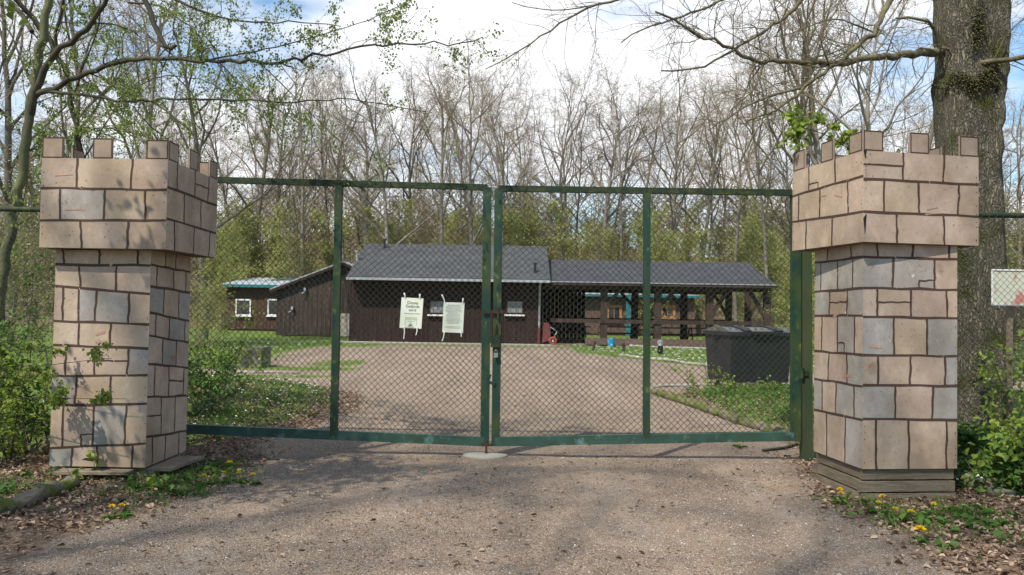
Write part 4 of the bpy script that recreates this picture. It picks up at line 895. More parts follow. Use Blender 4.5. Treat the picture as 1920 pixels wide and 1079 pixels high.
# ------------------------------------------------------------------ trees
def rot_about(d, ang, rnd):
    a = rnd.normal(size=3); a -= d * (a @ d); a = unit(a); return unit(d * math.cos(ang) + a * math.sin(ang))
def bare_tree(seed, H, r0, fork, spread=.5, limbs=9, lean=0.0, twig=1.0, rt=.008):
    rnd = np.random.RandomState(seed); T0, T1, TR0, TR1 = [], [], [], []; C0, C1, CR0, CR1 = [], [], [], []
    tips = []
    def walk(p, d, Ln, r, lvl, up):
        k = {0: 12, 1: 8, 2: 5, 3: 4, 4: 3}[lvl]; st = Ln / k; pts = [p]; ds = [d]
        for i in range(k):
            d = unit(d + rnd.normal(size=3) * (.05, .17, .22, .26, .3)[lvl] + V(0, 0, up)); q = p + d * st
            ra, rb = r * (1 - .8 * i / k), r * (1 - .8 * (i + 1) / k)
            if lvl == 0: ra, rb = r * (1 - .75 * (i / k) ** 1.1), r * (1 - .75 * ((i + 1) / k) ** 1.1)
            (T0 if lvl < 2 else C0).append(p); (T1 if lvl < 2 else C1).append(q); (TR0 if lvl < 2 else CR0).append(max(ra, rt)); (TR1 if lvl < 2 else CR1).append(max(rb, rt * .7))
            p = q; pts.append(p); ds.append(d)
        return pts, ds
    def sub(pts, ds, Ln, r, lvl):
        nch = {1: int(limbs), 2: 8, 3: int(5 * twig), 4: int(4 * twig)}[lvl]
        lo = {1: fork, 2: .2, 3: .15, 4: .1}[lvl]
        for c in range(nch):
            t = lo + (1 - lo) * (c + rnd.rand()) / nch; x = t * (len(pts) - 1); i = min(int(x), len(pts) - 2); p = pts[i] + (pts[i + 1] - pts[i]) * (x - i)
            ang = {1: rnd.uniform(.5, .95) * (spread / .5), 2: rnd.uniform(.45, .95), 3: rnd.uniform(.4, .9), 4: rnd.uniform(.4, 1)}[lvl]
            d = rot_about(ds[i], ang, rnd)
            L2 = Ln * {1: rnd.uniform(.32, .5) * (1.25 - .6 * t), 2: rnd.uniform(.32, .55) * (1.1 - .5 * t), 3: rnd.uniform(.3, .55), 4: rnd.uniform(.35, .6)}[lvl]
            r2 = r * {1: .46, 2: .40, 3: .42, 4: .45}[lvl] * (1.1 - .5 * t)
            pp, dd = walk(p, d, L2, r2, lvl, {1: .085, 2: .03, 3: .02, 4: .01}[lvl])
            if lvl < 4: sub(pp, dd, L2, r2, lvl + 1)
            else: tips.append(pp[-1])
    pts, ds = walk(V(0, 0, -.2), unit(V(lean, 0, 1)), H * .97, r0, 0, .03)
    sub(pts, ds, H, r0, 1)
    return (T0, T1, TR0, TR1), (C0, C1, CR0, CR1), np.array(tips), pts
def make_bare(seed, H, r0, fork, spread, limbs, name='bare_tree', lean=0.0, twig=1.0, leafn=1100, lmat=None, mats=(m_bark, m_twig), rt=.0075):
    tr_, cr_, tips, pts = bare_tree(seed, H, r0, fork, spread, limbs, lean, twig, rt)
    root = empty(name, (0, 0, 0))
    mb = MB(); mb.segs(*map(np.array, tr_), n=6); mb.build('trunk', mats[0], root)
    mb = MB(); mb.segs(*map(np.array, cr_), n=3)
    ms = [mats[1]]
    if leafn:
        rr = np.random.RandomState(seed + 1); k = rr.randint(0, len(tips), leafn); P = tips[k] + rr.normal(size=(leafn, 3)) * .12; D = rr.normal(size=(leafn, 3)); Nn = rr.normal(size=(leafn, 3)) + V(0, 0, 1)
        mb.leaves(P, D, Nn, rr.uniform(.05, .085, leafn), .7, m=1, simple=True); ms.append(lmat or m_bud)
    mb.build('crown', ms, root)
    return root, H
protos = [make_bare(11, 19, .24, .42, .50, 11), make_bare(12, 19, .20, .50, .42, 10), make_bare(13, 19, .26, .34, .62, 12), make_bare(14, 19, .17, .55, .40, 9, lean=.05),
          make_bare(15, 19, .22, .38, .46, 13), make_bare(16, 19, .18, .30, .55, 12, leafn=1800, lmat=m_leafu), make_bare(17, 19, .15, .6, .36, 9, lean=-.06)]
used = set(); wrnd = random.Random(21)
def place(px, Y, topy, k, label, group, yaw=None, sx=None):
    root, H = protos[k]
    o = root if k not in used else copy_tree(root); used.add(k)
    q = at(px, 560, Y); zt = at(px, topy + 30, Y)[2]; z0 = float(gz(q[0], Y)); s = (zt - z0) / H
    o.location = (q[0], Y, z0); w = (sx or wrnd.uniform(.85, 1.1)); o.scale = (s * w, s * w, s); o.rotation_euler = (0, 0, yaw if yaw is not None else wrnd.uniform(0, 6.28))
    tag(o, label, 'tree', group); return o
lm = {470: 'thick dark trunked bare tree above the far left pale roof', 565: 'bare tree above the barn roof slope', 640: 'slender bare tree rising behind the barn peak', 735: 'forked bare tree above the left end of the hut ridge',
      830: 'wide crowned bare tree above the hut ridge vent', 893: 'bare tree standing left of the gate lock stile, above the hut', 945: 'slim bare tree just right of the gate lock stile', 1050: 'bare tree above where hut and shelter roofs meet',
      1128: 'broad domed bare tree above the left half of the shelter', 1165: 'leaning bare tree next to the broad domed one', 1245: 'pale trunk bare tree above the middle of the shelter', 1312: 'bare tree above the shelter between middle stile and ridge end',
      1380: 'bare tree with pale trunk above the container', 1430: 'tall bare tree above the right end of the shelter roof'}
kk = [0, 4, 1, 2, 0, 4, 6, 1, 2, 3, 4, 0, 1, 6]
tops = {470: 120, 565: 130, 640: 150, 735: 138, 830: 130, 893: 135, 945: 150, 1050: 155, 1128: 150, 1165: 175, 1245: 155, 1312: 170, 1380: 165, 1430: 110}
for (px, lab), k in zip(lm.items(), kk): place(px, wrnd.uniform(46, 49.5) if (600 < px < 1000 or px > 1350) else wrnd.uniform(56.5, 58), tops[px], k, lab, 'bare trees of the wood behind the huts')
for i, (px, Y, ty, k, lab) in enumerate(((20, 24, -150, 4, 'nearest bare tree at the left photo edge behind the fence'), (150, 27, -90, 1, 'bare tree rising behind the left tower cap, left side'), (255, 30, -60, 0, 'bare tree rising behind the left tower cap, middle'),
      (385, 34, 20, 2, 'bare tree just right of the left tower cap'), (1490, 38, 0, 4, 'tall bare tree left of the right tower cap'), (1562, 36, -60, 0, 'tall bare tree rising behind the right tower merlons'), (1640, 33, -70, 1, 'bare tree between the right tower and the big oak'),
      (1712, 30, -90, 6, 'bare tree close left of the big oak trunk'), (1893, 18, -700, 3, 'grey trunked tree behind the big oak at the right edge'))):
    place(px, Y, ty, k, lab, 'bare trees flanking the yard')
for row, (Y0, Y1, step, n, ty) in enumerate(((60, 68, 92, 22, 185), (72, 84, 74, 27, 225))):
    for i in range(n):
        px = -40 + i * step + wrnd.uniform(-18, 18)
        place(px, wrnd.uniform(Y0, Y1), ty + wrnd.uniform(-35, 45), wrnd.choice([0, 1, 2, 3, 4, 5, 6]), ('bare leafless tree in the middle rows of the wood', 'bare leafless tree in the dense back rows of the wood')[row], ('middle rows of the wood', 'back rows of the wood')[row])
# the far wood that reads as one mass
def wood_mass():
    mb = MB(); rr = np.random.RandomState(77); kinds = []
    for sd, fk, lb in ((31, .3, 7), (32, .45, 6), (33, .2, 8)):
        t0, c0, tips, _ = bare_tree(sd, 19, .2, fk, .5, lb, twig=.62, rt=.02); kinds.append(([np.array(a) for a in t0], [np.array(a) for a in c0], tips))
    LP, LM = [], []
    for i in range(300):
        Y = rr.uniform(61, 128); x = rr.uniform(-.78, .78) * Y; a = rr.uniform(0, 6.28); s = rr.uniform(.38, .62) if rr.rand() < .8 else rr.uniform(.6, .8); z = gz(x, Y); A, Bq, tips = kinds[i % 3]
        R = np.array([[math.cos(a), -math.sin(a), 0], [math.sin(a), math.cos(a), 0], [0, 0, 1]]) * s; o = V(x, Y, z - .2)
        mb.segs(A[0] @ R.T + o, A[1] @ R.T + o, A[2] * s, A[3] * s, n=4); mb.segs(Bq[0] @ R.T + o, Bq[1] @ R.T + o, Bq[2] * s, Bq[3] * s, n=3)
        n = 260; k = rr.randint(0, len(tips), n); P = tips[k] @ R.T + o + rr.normal(size=(n, 3)) * .35; P[:, 2] -= rr.rand(n) * 3.5 * s * (rr.rand(n) < .5)
        g = rr.rand() < (.55 if x > 0 else .35)
        mb.leaves(P, rr.normal(size=(n, 3)), rr.normal(size=(n, 3)) + V(0, 0, .8), rr.uniform(.12, .24, n), .7, m=1 if g else 2, simple=True)
    tag(mb.build('far_wood', [m_twig, m_leafu, m_bud]), 'brown and pale green mass of distant budding wood', 'wood', kind='stuff')
wood_mass()

# understorey: young trees in fresh leaf
def make_young(seed, H, Rr, nleaf, leafmat_, ls, name, stems=1, flat=.8, mt=m_bark, wid=.75, nb=60, rs=.035, tmin=.12):
    rr = np.random.RandomState(seed); root = empty(name, (0, 0, 0)); mb = MB(); C0, C1, R0, R1, tips = [], [], [], [], []
    for s in range(stems):
        p = V(*(rr.normal(size=2) * .12 * (stems > 1)), -.1); d = unit(V(*(rr.normal(size=2) * (.05 if stems == 1 else .35)), 1)); k = 8; pts = [p]
        for i in range(k):
            d = unit(d + rr.normal(size=3) * .08 + V(0, 0, .03)); pts.append(pts[-1] + d * H * rr.uniform(.85, 1) / k)
        mb.tube(pts, np.linspace(rs, rs * .25, k + 1), 5)
        for b in range(nb // stems):
            t = rr.uniform(tmin, 1); x = t * k; i = min(int(x), k - 1); q = pts[i] + (pts[i + 1] - pts[i]) * (x - i); dd = unit(V(*rr.normal(size=2), rr.uniform(.1, .7)))
            Ln = Rr * rr.uniform(.5, 1.1) * (1.15 - .75 * t); w = rs * .25
            for j in range(4):
                n_ = q + unit(dd + rr.normal(size=3) * .2) * Ln / 4; C0.append(q); C1.append(n_); R0.append(w); R1.append(w * .7); w *= .7; tips.append((q, n_)); q = n_
    mb.build('stem', mt, root)
    mb = MB(); mb.segs(np.array(C0), np.array(C1), np.array(R0), np.array(R1), 3)
    k = rr.randint(0, len(tips), nleaf); ta = np.array([t[0] for t in tips]); tb = np.array([t[1] for t in tips]); u = rr.rand(nleaf, 1)
    P = ta[k] * (1 - u) + tb[k] * u + rr.normal(size=(nleaf, 3)) * Rr * .06; D = rr.normal(size=(nleaf, 3)) + V(0, 0, -.1); D[:, 2] *= flat; Nn = rr.normal(size=(nleaf, 3)) * .6 + V(0, 0, 1)
    mb.leaves(P, D, Nn, rr.uniform(.7, 1.25, nleaf) * ls, wid, m=1, simple=nleaf > 2500); mb.build('crown', [mt, leafmat_], root)
    return root
young = [make_young(41, 8, 2.0, 3800, m_leafu, .11, 'young_tree', nb=90), make_young(42, 8, 1.7, 3000, m_leafu, .10, 'young_tree', nb=80), make_young(43, 7, 2.2, 3600, m_leafo, .11, 'young_tree', stems=3, nb=110), make_young(44, 8, 1.8, 3000, m_bud, .085, 'young_tree', nb=130), make_young(45, 8, 1.4, 2200, m_bud, .08, 'young_tree', nb=130)]
yused = set()
def putyoung(k, x, Y, s, label, group='young trees in fresh leaf behind the huts', cat='young tree'):
    o = young[k] if k not in yused else copy_tree(young[k]); yused.add(k)
    o.location = (x, Y, float(gz(x, Y))); o.scale = (s * wrnd.uniform(.9, 1.25),) * 2 + (s,); o.rotation_euler = (0, 0, wrnd.uniform(0, 6.28)); tag(o, label, cat, group)
for i in range(60):
    px = 380 + i * 18.5 + wrnd.uniform(-10, 10); Y = wrnd.uniform(50, 58) if px < 1460 else wrnd.uniform(45, 52); green = (400 < px < 640) or px > 940
    k = wrnd.choice([0, 1, 0, 3]) if green else wrnd.choice([2, 3, 4, 1, 3]); zt = at(px, wrnd.uniform(345, 425), Y)[2]
    putyoung(k, at(px, 560, Y)[0], Y, zt / 8, 'young tree in pale green leaf behind the shelter' if px > 1010 else 'young tree in first leaf behind the hut and barn')
for i in range(150):
    px = -60 + i * 13.6 + wrnd.uniform(-15, 15); Y = wrnd.uniform(60, 98); zt = at(px, wrnd.uniform(320, 430), Y)[2]; z0 = float(gz(at(px, 560, Y)[0], Y))
    putyoung(wrnd.choice([3, 4, 3, 4, 2, 1]), at(px, 560, Y)[0], Y, (zt - z0) / 8, 'olive green undergrowth tree deep in the wood', 'undergrowth deep in the wood')
for i, (px, Y, ty, k) in enumerate(((10, 17, 330, 2), (95, 19, 300, 3), (205, 20, 330, 2), (330, 22, 380, 3), (372, 27, 400, 0), (368, 19, 500, 2), (60, 25, 250, 3), (180, 27, 270, 2), (300, 30, 300, 3), (398, 36, 430, 1),
      (1895, 13, 430, 3), (1840, 15, 400, 2), (1700, 24, 350, 3), (1600, 27, 380, 0), (1540, 30, 400, 1), (1920, 20, 330, 2), (1480, 33, 440, 0))):
    labs = ['undergrowth tree behind the fence at the left photo edge', 'undergrowth tree behind the left tower, left side', 'undergrowth tree behind the left tower, middle', 'undergrowth tree filling behind the left tower edge',
            'pale green tree right of the left tower cap', 'leafy tree beside the left tower shaft', 'taller undergrowth tree behind the left fence', 'taller undergrowth tree above the left tower cap', 'undergrowth tree above the left tower flank', 'small pale tree left of the far hut',
            'leafy tree around the picture board', 'leafy tree between oak and picture board', 'undergrowth tree behind the right tower cap', 'pale green tree behind the right tower, left of the oak', 'pale green tree between shelter end and right tower', 'undergrowth tree behind the fence at the right photo edge', 'pale green tree beyond the shelter end']
    x = at(px, 560, Y)[0]; putyoung(k, x, Y, (at(px, ty, Y)[2]) / 8, labs[i], 'undergrowth either side of the yard')

# ---- traced foreground trees
def traced(root, part, branches, seed, bark, leafm=None, leafsize=.06, n=7, twigs=True, spur=.0, droop=-.05, wid=.7):
    """branches: list of (points (px,py,Y), r0, r1, twig density per metre, twig length, leaves per twig)"""
    rr = np.random.RandomState(seed); big, fine = MB(), MB(); P0, P1, Ra, Rb = [], [], [], []; LP, LD = [], []
    for pts, r0, r1, dens, tl_, nl in branches:
        Q = np.array([at(*q_) for q_ in pts]); d = np.r_[0, np.cumsum(np.linalg.norm(np.diff(Q, axis=0), axis=1))]
        k = max(4, int(d[-1] / .12)); t = np.linspace(0, d[-1], k); C = np.stack([np.interp(t, d, Q[:, i]) for i in range(3)], 1)
        for _ in range(2): C[1:-1] = (C[:-2] + C[1:-1] * 2 + C[2:]) / 4
        C[1:-1] += rr.normal(size=(k - 2, 3)) * min(.014, r0 * .35); rad = r0 + (r1 - r0) * (t / d[-1]) ** .8
        big.tube(C, rad * (1 + rr.uniform(-.06, .06, k)), n)
        m = int(dens * d[-1] * (.85 if leafm else 1.35))
        for _ in range(m):
            i = rr.randint(int(k * .12), k - 1); p = C[i]; T = unit(C[min(i + 1, k - 1)] - C[i - 1]); dd = unit(rot_about(T, rr.uniform(.35, 1.2), rr) + V(0, 0, .1)); Ln = tl_ * rr.uniform(.4, 1.3) * (1 if leafm else 1.35); w = max(.0022, min(rad[i] * .4, .010))
            def tw(p, dd, Ln, w, lvl):
                kk_ = 5
                for j in range(kk_):
                    dd = unit(dd + rr.normal(size=3) * .22 + V(0, 0, droop)); q_ = p + dd * Ln / kk_; P0.append(p); P1.append(q_); Ra.append(w); Rb.append(w * .85); w *= .85; p = q_
                    if lvl < 2 and rr.rand() < .6: tw(p, rot_about(dd, rr.uniform(.4, 1.0), rr), Ln * .5, w * .7, lvl + 1)
                    if nl and rr.rand() < nl * .55:
                        for __ in range(rr.randint(1, 3)): LP.append(p + rr.normal(size=3) * .012); LD.append(unit(rr.normal(size=3) + V(0, 0, -.9)))
                if nl:
                    for __ in range(2): LP.append(p + rr.normal(size=3) * .02); LD.append(unit(rr.normal(size=3) + V(0, 0, -.8)))
            tw(p, dd, Ln, w, 0)
    o = big.build(part, bark, root)
    if P0: fine.segs(np.array(P0), np.array(P1), np.array(Ra), np.array(Rb), 3)
    if LP:
        LP, LD = np.array(LP), np.array(LD); fine.leaves(LP, LD, rr.normal(size=LP.shape) + V(0, 0, .6), rr.uniform(.6, 1.25, len(LP)) * leafsize, wid, m=1)
    if P0: fine.build('crown', [bark] + ([leafm] if leafm else []), root)
    return o
# maple at the left
mp_ = empty('maple_tree', at(-10, 760, 9.2) * V(1, 1, 0), 'slim mossy maple at the left with long leafy branches over the tower', 'tree')
b0_ = at(-20, 860, 9.2); b0_[2] = -.1
traced(mp_, 'trunk', [([(-22, 900, 9.2), (-8, 700, 9.2), (5, 520, 9.2), (30, 380, 9.2), (52, 240, 9.2), (66, 150, 9.2), (82, 60, 9.2), (98, -60, 9.2), (120, -260, 9.2)], .072, .04, 1.5, .7, .9)], 51, m_barkm, m_leaf, .04, 10)
br = [([(58, 215, 9.2), (72, 140, 9.1), (110, 95, 9.0), (150, 65, 8.9), (180, 35, 8.8), (205, -10, 8.6), (230, -90, 8.4)], .045, .02, 5, .6, .8),
      ([(62, 185, 9.2), (120, 155, 9.0), (200, 122, 8.8), (275, 108, 8.6), (340, 113, 8.4), (430, 116, 8.2), (510, 118, 8.1), (600, 104, 7.9), (680, 90, 7.8), (780, 80, 7.7), (860, 84, 7.7), (905, 70, 7.6)], .036, .005, 7, .42, .8),
      ([(85, 172, 9.1), (150, 178, 8.9), (240, 192, 8.6), (320, 186, 8.4), (420, 186, 8.2), (520, 192, 8.0), (600, 190, 7.9), (640, 182, 7.8), (720, 195, 7.8), (800, 210, 7.8)], .020, .004, 7, .40, .8),
      ([(60, 60, 9.2), (35, 20, 9.3), (0, -20, 9.4)], .03, .02, 4, .5, .8), ([(60, 160, 9.2), (30, 90, 9.3), (12, 45, 9.3), (-20, 20, 9.3)], .016, .006, 5, .5, .8),
      ([(395, 112, 8.3), (470, 98, 8.2), (540, 85, 8.0), (620, 60, 7.9), (700, 35, 7.8), (760, 5, 7.8)], .010, .003, 8, .34, .9),
      ([(330, 85, 8.4), (318, 110, 8.35), (300, 60, 8.4), (278, 20, 8.4), (262, -30, 8.4)], .022, .03, 3, .4, .8),
      ([(262, -30, 8.4), (330, 0, 8.3), (400, 30, 8.2), (480, 45, 8.1), (560, 40, 8.0), (640, 50, 8.0)], .018, .004, 9, .42, .9),
      ([(240, 5, 9.6), (300, 10, 9.4), (370, 60, 9.2), (410, 120, 9.0), (440, 180, 9), (520, 225, 9)], .014, .004, 7, .4, .8),
      ([(250, 200, 8.7), (280, 240, 8.7), (330, 275, 8.8)], .010, .004, 8, .35, .9), ([(500, 130, 8), (560, 190, 8), (620, 250, 8.1), (700, 320, 8.2)], .007, .002, 6, .3, .6)]
traced(mp_, 'limb', br, 52, m_barkt, m_leaf, .027, 7)
# second dark tree between maple and tower
dk = empty('dark_sapling', at(150, 700, 10.6) * V(1, 1, 0), 'dark crooked young tree behind the left tower cap', 'tree')
traced(dk, 'trunk', [([(165, 860, 10.6), (150, 560, 10.6), (160, 330, 10.5), (135, 200, 10.4), (120, 130, 10.3), (88, 60, 10.2), (20, -10, 10)], .05, .03, 4, .6, .8),
      ([(110, 120, 10.3), (100, 80, 10.2), (118, 20, 10.2), (128, -60, 10)], .022, .02, 5, .5, .8), ([(140, 240, 10.4), (200, 240, 10.2), (250, 250, 10), (290, 262, 9.8)], .012, .004, 10, .45, .9),
      ([(135, 190, 10.4), (160, 110, 10.3), (185, 60, 10.2), (190, -30, 10.2)], .014, .008, 10, .45, .9), ([(150, 320, 10.5), (95, 260, 10.3), (40, 230, 10.3)], .012, .005, 9, .45, .9),
      ([(155, 300, 10.5), (230, 180, 10.3), (300, 140, 10.2), (390, 150, 10), (450, 190, 10)], .012, .004, 9, .45, .9)], 53, m_barkt, m_leaf, .036, 6)
# big oak on the right
ok = empty('oak_tree', at(1820, 800, 9.9) * V(1, 1, 0), 'big old mossy oak behind the right tower with long bare limbs', 'tree')
def oak_trunk():
    rr = np.random.RandomState(9); mb = MB(); n = 40
    cl = [(1822, 900, .46), (1826, 800, .40), (1830, 700, .365), (1828, 560, .345), (1822, 420, .345), (1815, 300, .36), (1812, 200, .375), (1816, 120, .37), (1812, 40, .36), (1808, -40, .37), (1806, -160, .36), (1800, -420, .34)]
    Z = []; 
    Q = np.array([at(x, y, 9.9) for x, y, r in cl]); R = np.array([r for *_, r in cl]); z = np.linspace(Q[:, 2].min(), Q[:, 2].max(), 110); o = np.argsort(Q[:, 2])
    cx_ = np.interp(z, Q[o, 2], Q[o, 0]); rd = np.interp(z, Q[o, 2], R[o]); th = np.arange(n) / n * 2 * math.pi; rings = []
    for i in range(len(z)):
        w = 1 + .035 * np.sin(th * 3 + z[i] * .8) + .025 * np.sin(th * 5 - z[i] * 1.5) + rr.uniform(-.012, .012, n)
        bulge = 1 + .10 * math.exp(-((z[i] - at(1800, 165, 9.9)[2]) / .12) ** 2) + .07 * math.exp(-((z[i] - at(1790, 60, 9.9)[2]) / .2) ** 2)
        rings.append(np.stack([cx_[i] + np.cos(th) * rd[i] * w * bulge, 9.9 + np.sin(th) * rd[i] * w * bulge, np.full(n, z[i])], 1))
    base = np.arange(len(z) - 1)[:, None] * n; j = np.arange(n)[None]; j2 = (j + 1) % n
    mb.add(np.concatenate(rings), np.stack([base + j, base + j2, base + n + j2, base + n + j], -1).reshape(-1, 4), 0, True)
    return mb.build('trunk', m_oak, ok)
oak_trunk()
traced(ok, 'ivy_stem', [([(1885, 900, 9.55), (1868, 500, 9.6), (1862, 300, 9.6), (1872, 160, 9.6), (1880, 60, 9.6), (1880, -80, 9.6)], .10, .085, 0, 0, 0)], 54, m_oak, n=12)
ob = [([(1765, 95, 9.8), (1690, 103, 9.5), (1640, 108, 9.3), (1560, 120, 9.1), (1500, 118, 9.0), (1430, 121, 8.9), (1385, 98, 8.8), (1330, 75, 8.7), (1290, 52, 8.6), (1250, 28, 8.6), (1228, 22, 8.6)], .058, .010, 6, .55, 0),
      ([(1700, -60, 9.6), (1672, 0, 9.5), (1650, 35, 9.4), (1640, 62, 9.3), (1600, 95, 9.2), (1560, 125, 9.1), (1520, 150, 9.0), (1500, 165, 8.9), (1470, 205, 8.8), (1400, 228, 8.7)], .045, .010, 7, .5, 0),
      ([(1530, -40, 9.2), (1500, 10, 9.1), (1440, 55, 8.9), (1380, 92, 8.8), (1340, 118, 8.7), (1305, 133, 8.7), (1240, 133, 8.6)], .028, .008, 8, .45, 0),
      ([(1470, -60, 9.0), (1360, 0, 8.9), (1300, 25, 8.7), (1240, 42, 8.6), (1200, 55, 8.5), (1165, 80, 8.5)], .022, .007, 9, .5, 0),
      ([(1300, -50, 8.5), (1180, -5, 8.3), (1100, 15, 8.2), (1060, 40, 8.1), (1020, 65, 8.0), (980, 95, 8.0), (940, 115, 8.0), (910, 130, 8.0)], .020, .005, 9, .42, 0),
      ([(1180, -5, 8.3), (1080, 18, 8.2), (1010, 22, 8.1), (960, 5, 8.1)], .010, .004, 8, .35, 0),
      ([(1500, 165, 8.9), (1430, 185, 8.8), (1390, 205, 8.7), (1330, 245, 8.6)], .018, .006, 8, .4, 0), ([(1430, 121, 8.9), (1425, 150, 8.8), (1410, 175, 8.7), (1370, 208, 8.7)], .014, .006, 6, .35, 0),
      ([(1560, 130, 9.1), (1575, 170, 9.1), (1580, 200, 9.1)], .010, .005, 6, .4, 0), ([(1762, 90, 9.6), (1755, 40, 9.5), (1700, 30, 9.4), (1680, 35, 9.4)], .030, .012, 6, .5, 0),
      ([(1830, 120, 9.6), (1880, 110, 9.4), (1930, 105, 9.2)], .035, .03, 6, .5, 0), ([(1860, 120, 9.5), (1885, 60, 9.4), (1925, 30, 9.3)], .012, .006, 8, .5, 0),
      ([(1640, 62, 9.3), (1560, 30, 9.2), (1500, 60, 9.1), (1450, 70, 9.0)], .012, .005, 8, .5, 0), ([(1560, 0, 9), (1545, 60, 9), (1520, 110, 9)], .012, .006, 8, .45, 0)]
traced(ok, 'limb', ob, 55, m_barkb, n=7, droop=-.02)
rr = np.random.RandomState(4)
for px, py, sx, sz, nn in ((1805, 168, .27, .07, 2600), (1772, 70, .05, .22, 700), (1872, 150, .1, .06, 300)):
    q = at(px, py, 9.9); c0 = at(1812, py, 9.9); mb = MB(); th_ = rr.normal(size=nn) * .62 * sx / .30; ang = -math.pi / 2 + (px - 1812) / 100 * .55 * (.9 if sx < .2 else 3.2) + th_
    Rt = .385 + rr.uniform(-.015, .03, nn); zz = q[2] + rr.normal(size=nn) * sz * .7 + .05 * np.sin(th_ * 7); Pm = np.stack([c0[0] + np.cos(ang) * Rt, 9.9 + np.sin(ang) * Rt, zz], 1)
    Dm = np.stack([np.cos(ang), np.sin(ang), 0 * ang - .6], 1) + rr.normal(size=(nn, 3)) * .5; mb.leaves(Pm, Dm, rr.normal(size=(nn, 3)), rr.uniform(.015, .05, nn), .45, simple=True); mb.build('moss_pad', m_moss, ok)

# ---- shrubs
def shrub(name, x, Y, H, Rr, nleaf, lm_, ls, seed, label, stems=7, cat='shrub', group=None, z=None, nb=80, rs=.008, flat=.8, mt=m_barkt, wid=.7, tmin=.12):
    o = make_young(seed, H, Rr, nleaf, lm_, ls, name, stems=stems, mt=mt, nb=nb, rs=rs, flat=flat, wid=wid, tmin=tmin)
    o.location = (x, Y, float(gz(x, Y)) if z is None else z); return tag(o, label, cat, group)
def sx_(px, Y): return at(px, 700, Y)[0]
G1 = 'leafy shrubs along the fence and verges'
shrub('hazel_shrub', sx_(20, 7.6), 7.6, 1.25, .6, 620, m_leafh, .055, 61, 'bright leaved hazel shrub left of the left tower', group=G1, flat=.3, nb=110)
shrub('hazel_shrub', sx_(-70, 7.2), 7.2, 1.2, .6, 500, m_leafh, .055, 62, 'bright hazel shrub cut by the left photo edge', group=G1, flat=.3, nb=110)
shrub('hazel_shrub', sx_(70, 8.2), 8.2, 1.6, .5, 700, m_leafd, .06, 63, 'darker shrub close behind the hazel at the left fence', group=G1)
shrub('hazel_shrub', sx_(-20, 8.9), 8.9, 2.2, .9, 900, m_leafd, .055, 64, 'tall loose shrub behind the left fence mesh', group=G1, nb=120)
shrub('verge_shrub', sx_(380, 11.5), 11.5, 1.7, .42, 1000, m_leafh, .045, 65, 'tall green shrub seen through the gate beside the left tower', group=G1, nb=130)
shrub('verge_shrub', sx_(372, 10.3), 10.3, 1.1, .5, 900, m_leafd, .05, 66, 'dark low shrub behind the gate against the left tower', group=G1, nb=110)
shrub('verge_shrub', sx_(415, 13.5), 13.5, 1.0, .5, 600, m_leafh, .05, 67, 'spreading shrub left of the concrete planter', group=G1, nb=110)
shrub('verge_shrub', sx_(1880, 7.0), 7.0, .8, .5, 420, m_leafh, .065, 68, 'bright leaved shrub right of the right tower', group=G1, nb=60)
shrub('verge_shrub', sx_(1835, 7.9), 7.9, .5, .45, 700, m_leafd, .06, 69, 'low dark herb clump at the right tower corner', group=G1, nb=60)
shrub('verge_shrub', sx_(1915, 8.6), 8.6, 1.5, .5, 650, m_leafh, .06, 70, 'tall dark shrub under the picture board', group=G1, nb=90)
shrub('verge_shrub', sx_(1930, 6.9), 6.9, .55, .5, 900, m_leafd, .06, 71, 'low herb clump at the right photo edge', group=G1, nb=60)
shrub('verge_shrub', sx_(1380, 14.6), 14.6, .28, .5, 300, m_leafh, .045, 72, 'twiggy green shrub in front of the waste container', group=G1, nb=60)
shrub('verge_shrub', sx_(1320, 15.6), 15.6, .7, .35, 300, m_leafh, .045, 73, 'small shrub at the left corner of the waste container', group=G1, nb=50)
shrub('verge_shrub', sx_(1440, 14.9), 14.9, .3, .4, 220, m_leafh, .045, 74, 'low shrub at the right corner of the waste container', group=G1, nb=50)
shrub('verge_shrub', sx_(1560, 26), 26, 2.6, 1.4, 2000, m_leafh, .09, 75, 'bushy green shrub between the shelter end and right tower', group=G1, nb=100)
for px, Y, z, lab, sd, H in ((205, 6.85, .1, 'young maple sprout climbing in front of the left tower base', 81, .34), (290, 6.8, .08, 'small maple sprout at the foot of the left tower, right of the taller sprout', 82, .14)):
    shrub('maple_sprout', sx_(px, Y), Y, H, .12, 26, m_leafh, .085, sd, lab, stems=2, cat='sprout', nb=8, rs=.004, z=z, wid=.85)
# branch with leaves across the left tower (hazel twig) and leafy spray above the right tower
hz_ = empty('hazel_branch', at(0, 760, 6.7) * V(1, 1, 0), 'thin leafy hazel branches reaching across the left tower', 'branch')
traced(hz_, 'stem', [([(-60, 760, 6.9), (60, 745, 6.75), (150, 748, 6.65), (235, 748, 6.6)], .006, .002, 8, .14, .8), ([(-40, 680, 6.9), (60, 690, 6.8), (130, 680, 6.7), (210, 672, 6.65)], .005, .002, 9, .12, .8),
     ([(-40, 630, 7), (50, 650, 6.9), (120, 670, 6.8)], .005, .002, 8, .15, .8)], 56, m_barkt, m_leafh, .034, 5, wid=.75)
ls_ = empty('maple_spray', at(1560, 250, 7.8) * V(1, 1, 1), 'bright green leaf spray poking up behind the right tower merlons', 'branch')
traced(ls_, 'stem', [([(1640, 330, 7.9), (1590, 275, 7.8), (1540, 245, 7.75), (1475, 235, 7.7)], .008, .003, 8, .32, .6), ([(1600, 290, 7.8), (1570, 235, 7.75), (1560, 212, 7.7)], .005, .003, 6, .15, .8), ([(1640, 330, 7.9), (1680, 285, 7.8), (1700, 275, 7.75)], .005, .003, 5, .12, .8)], 57, m_barkt, m_leafh, .055, 5, wid=.9)

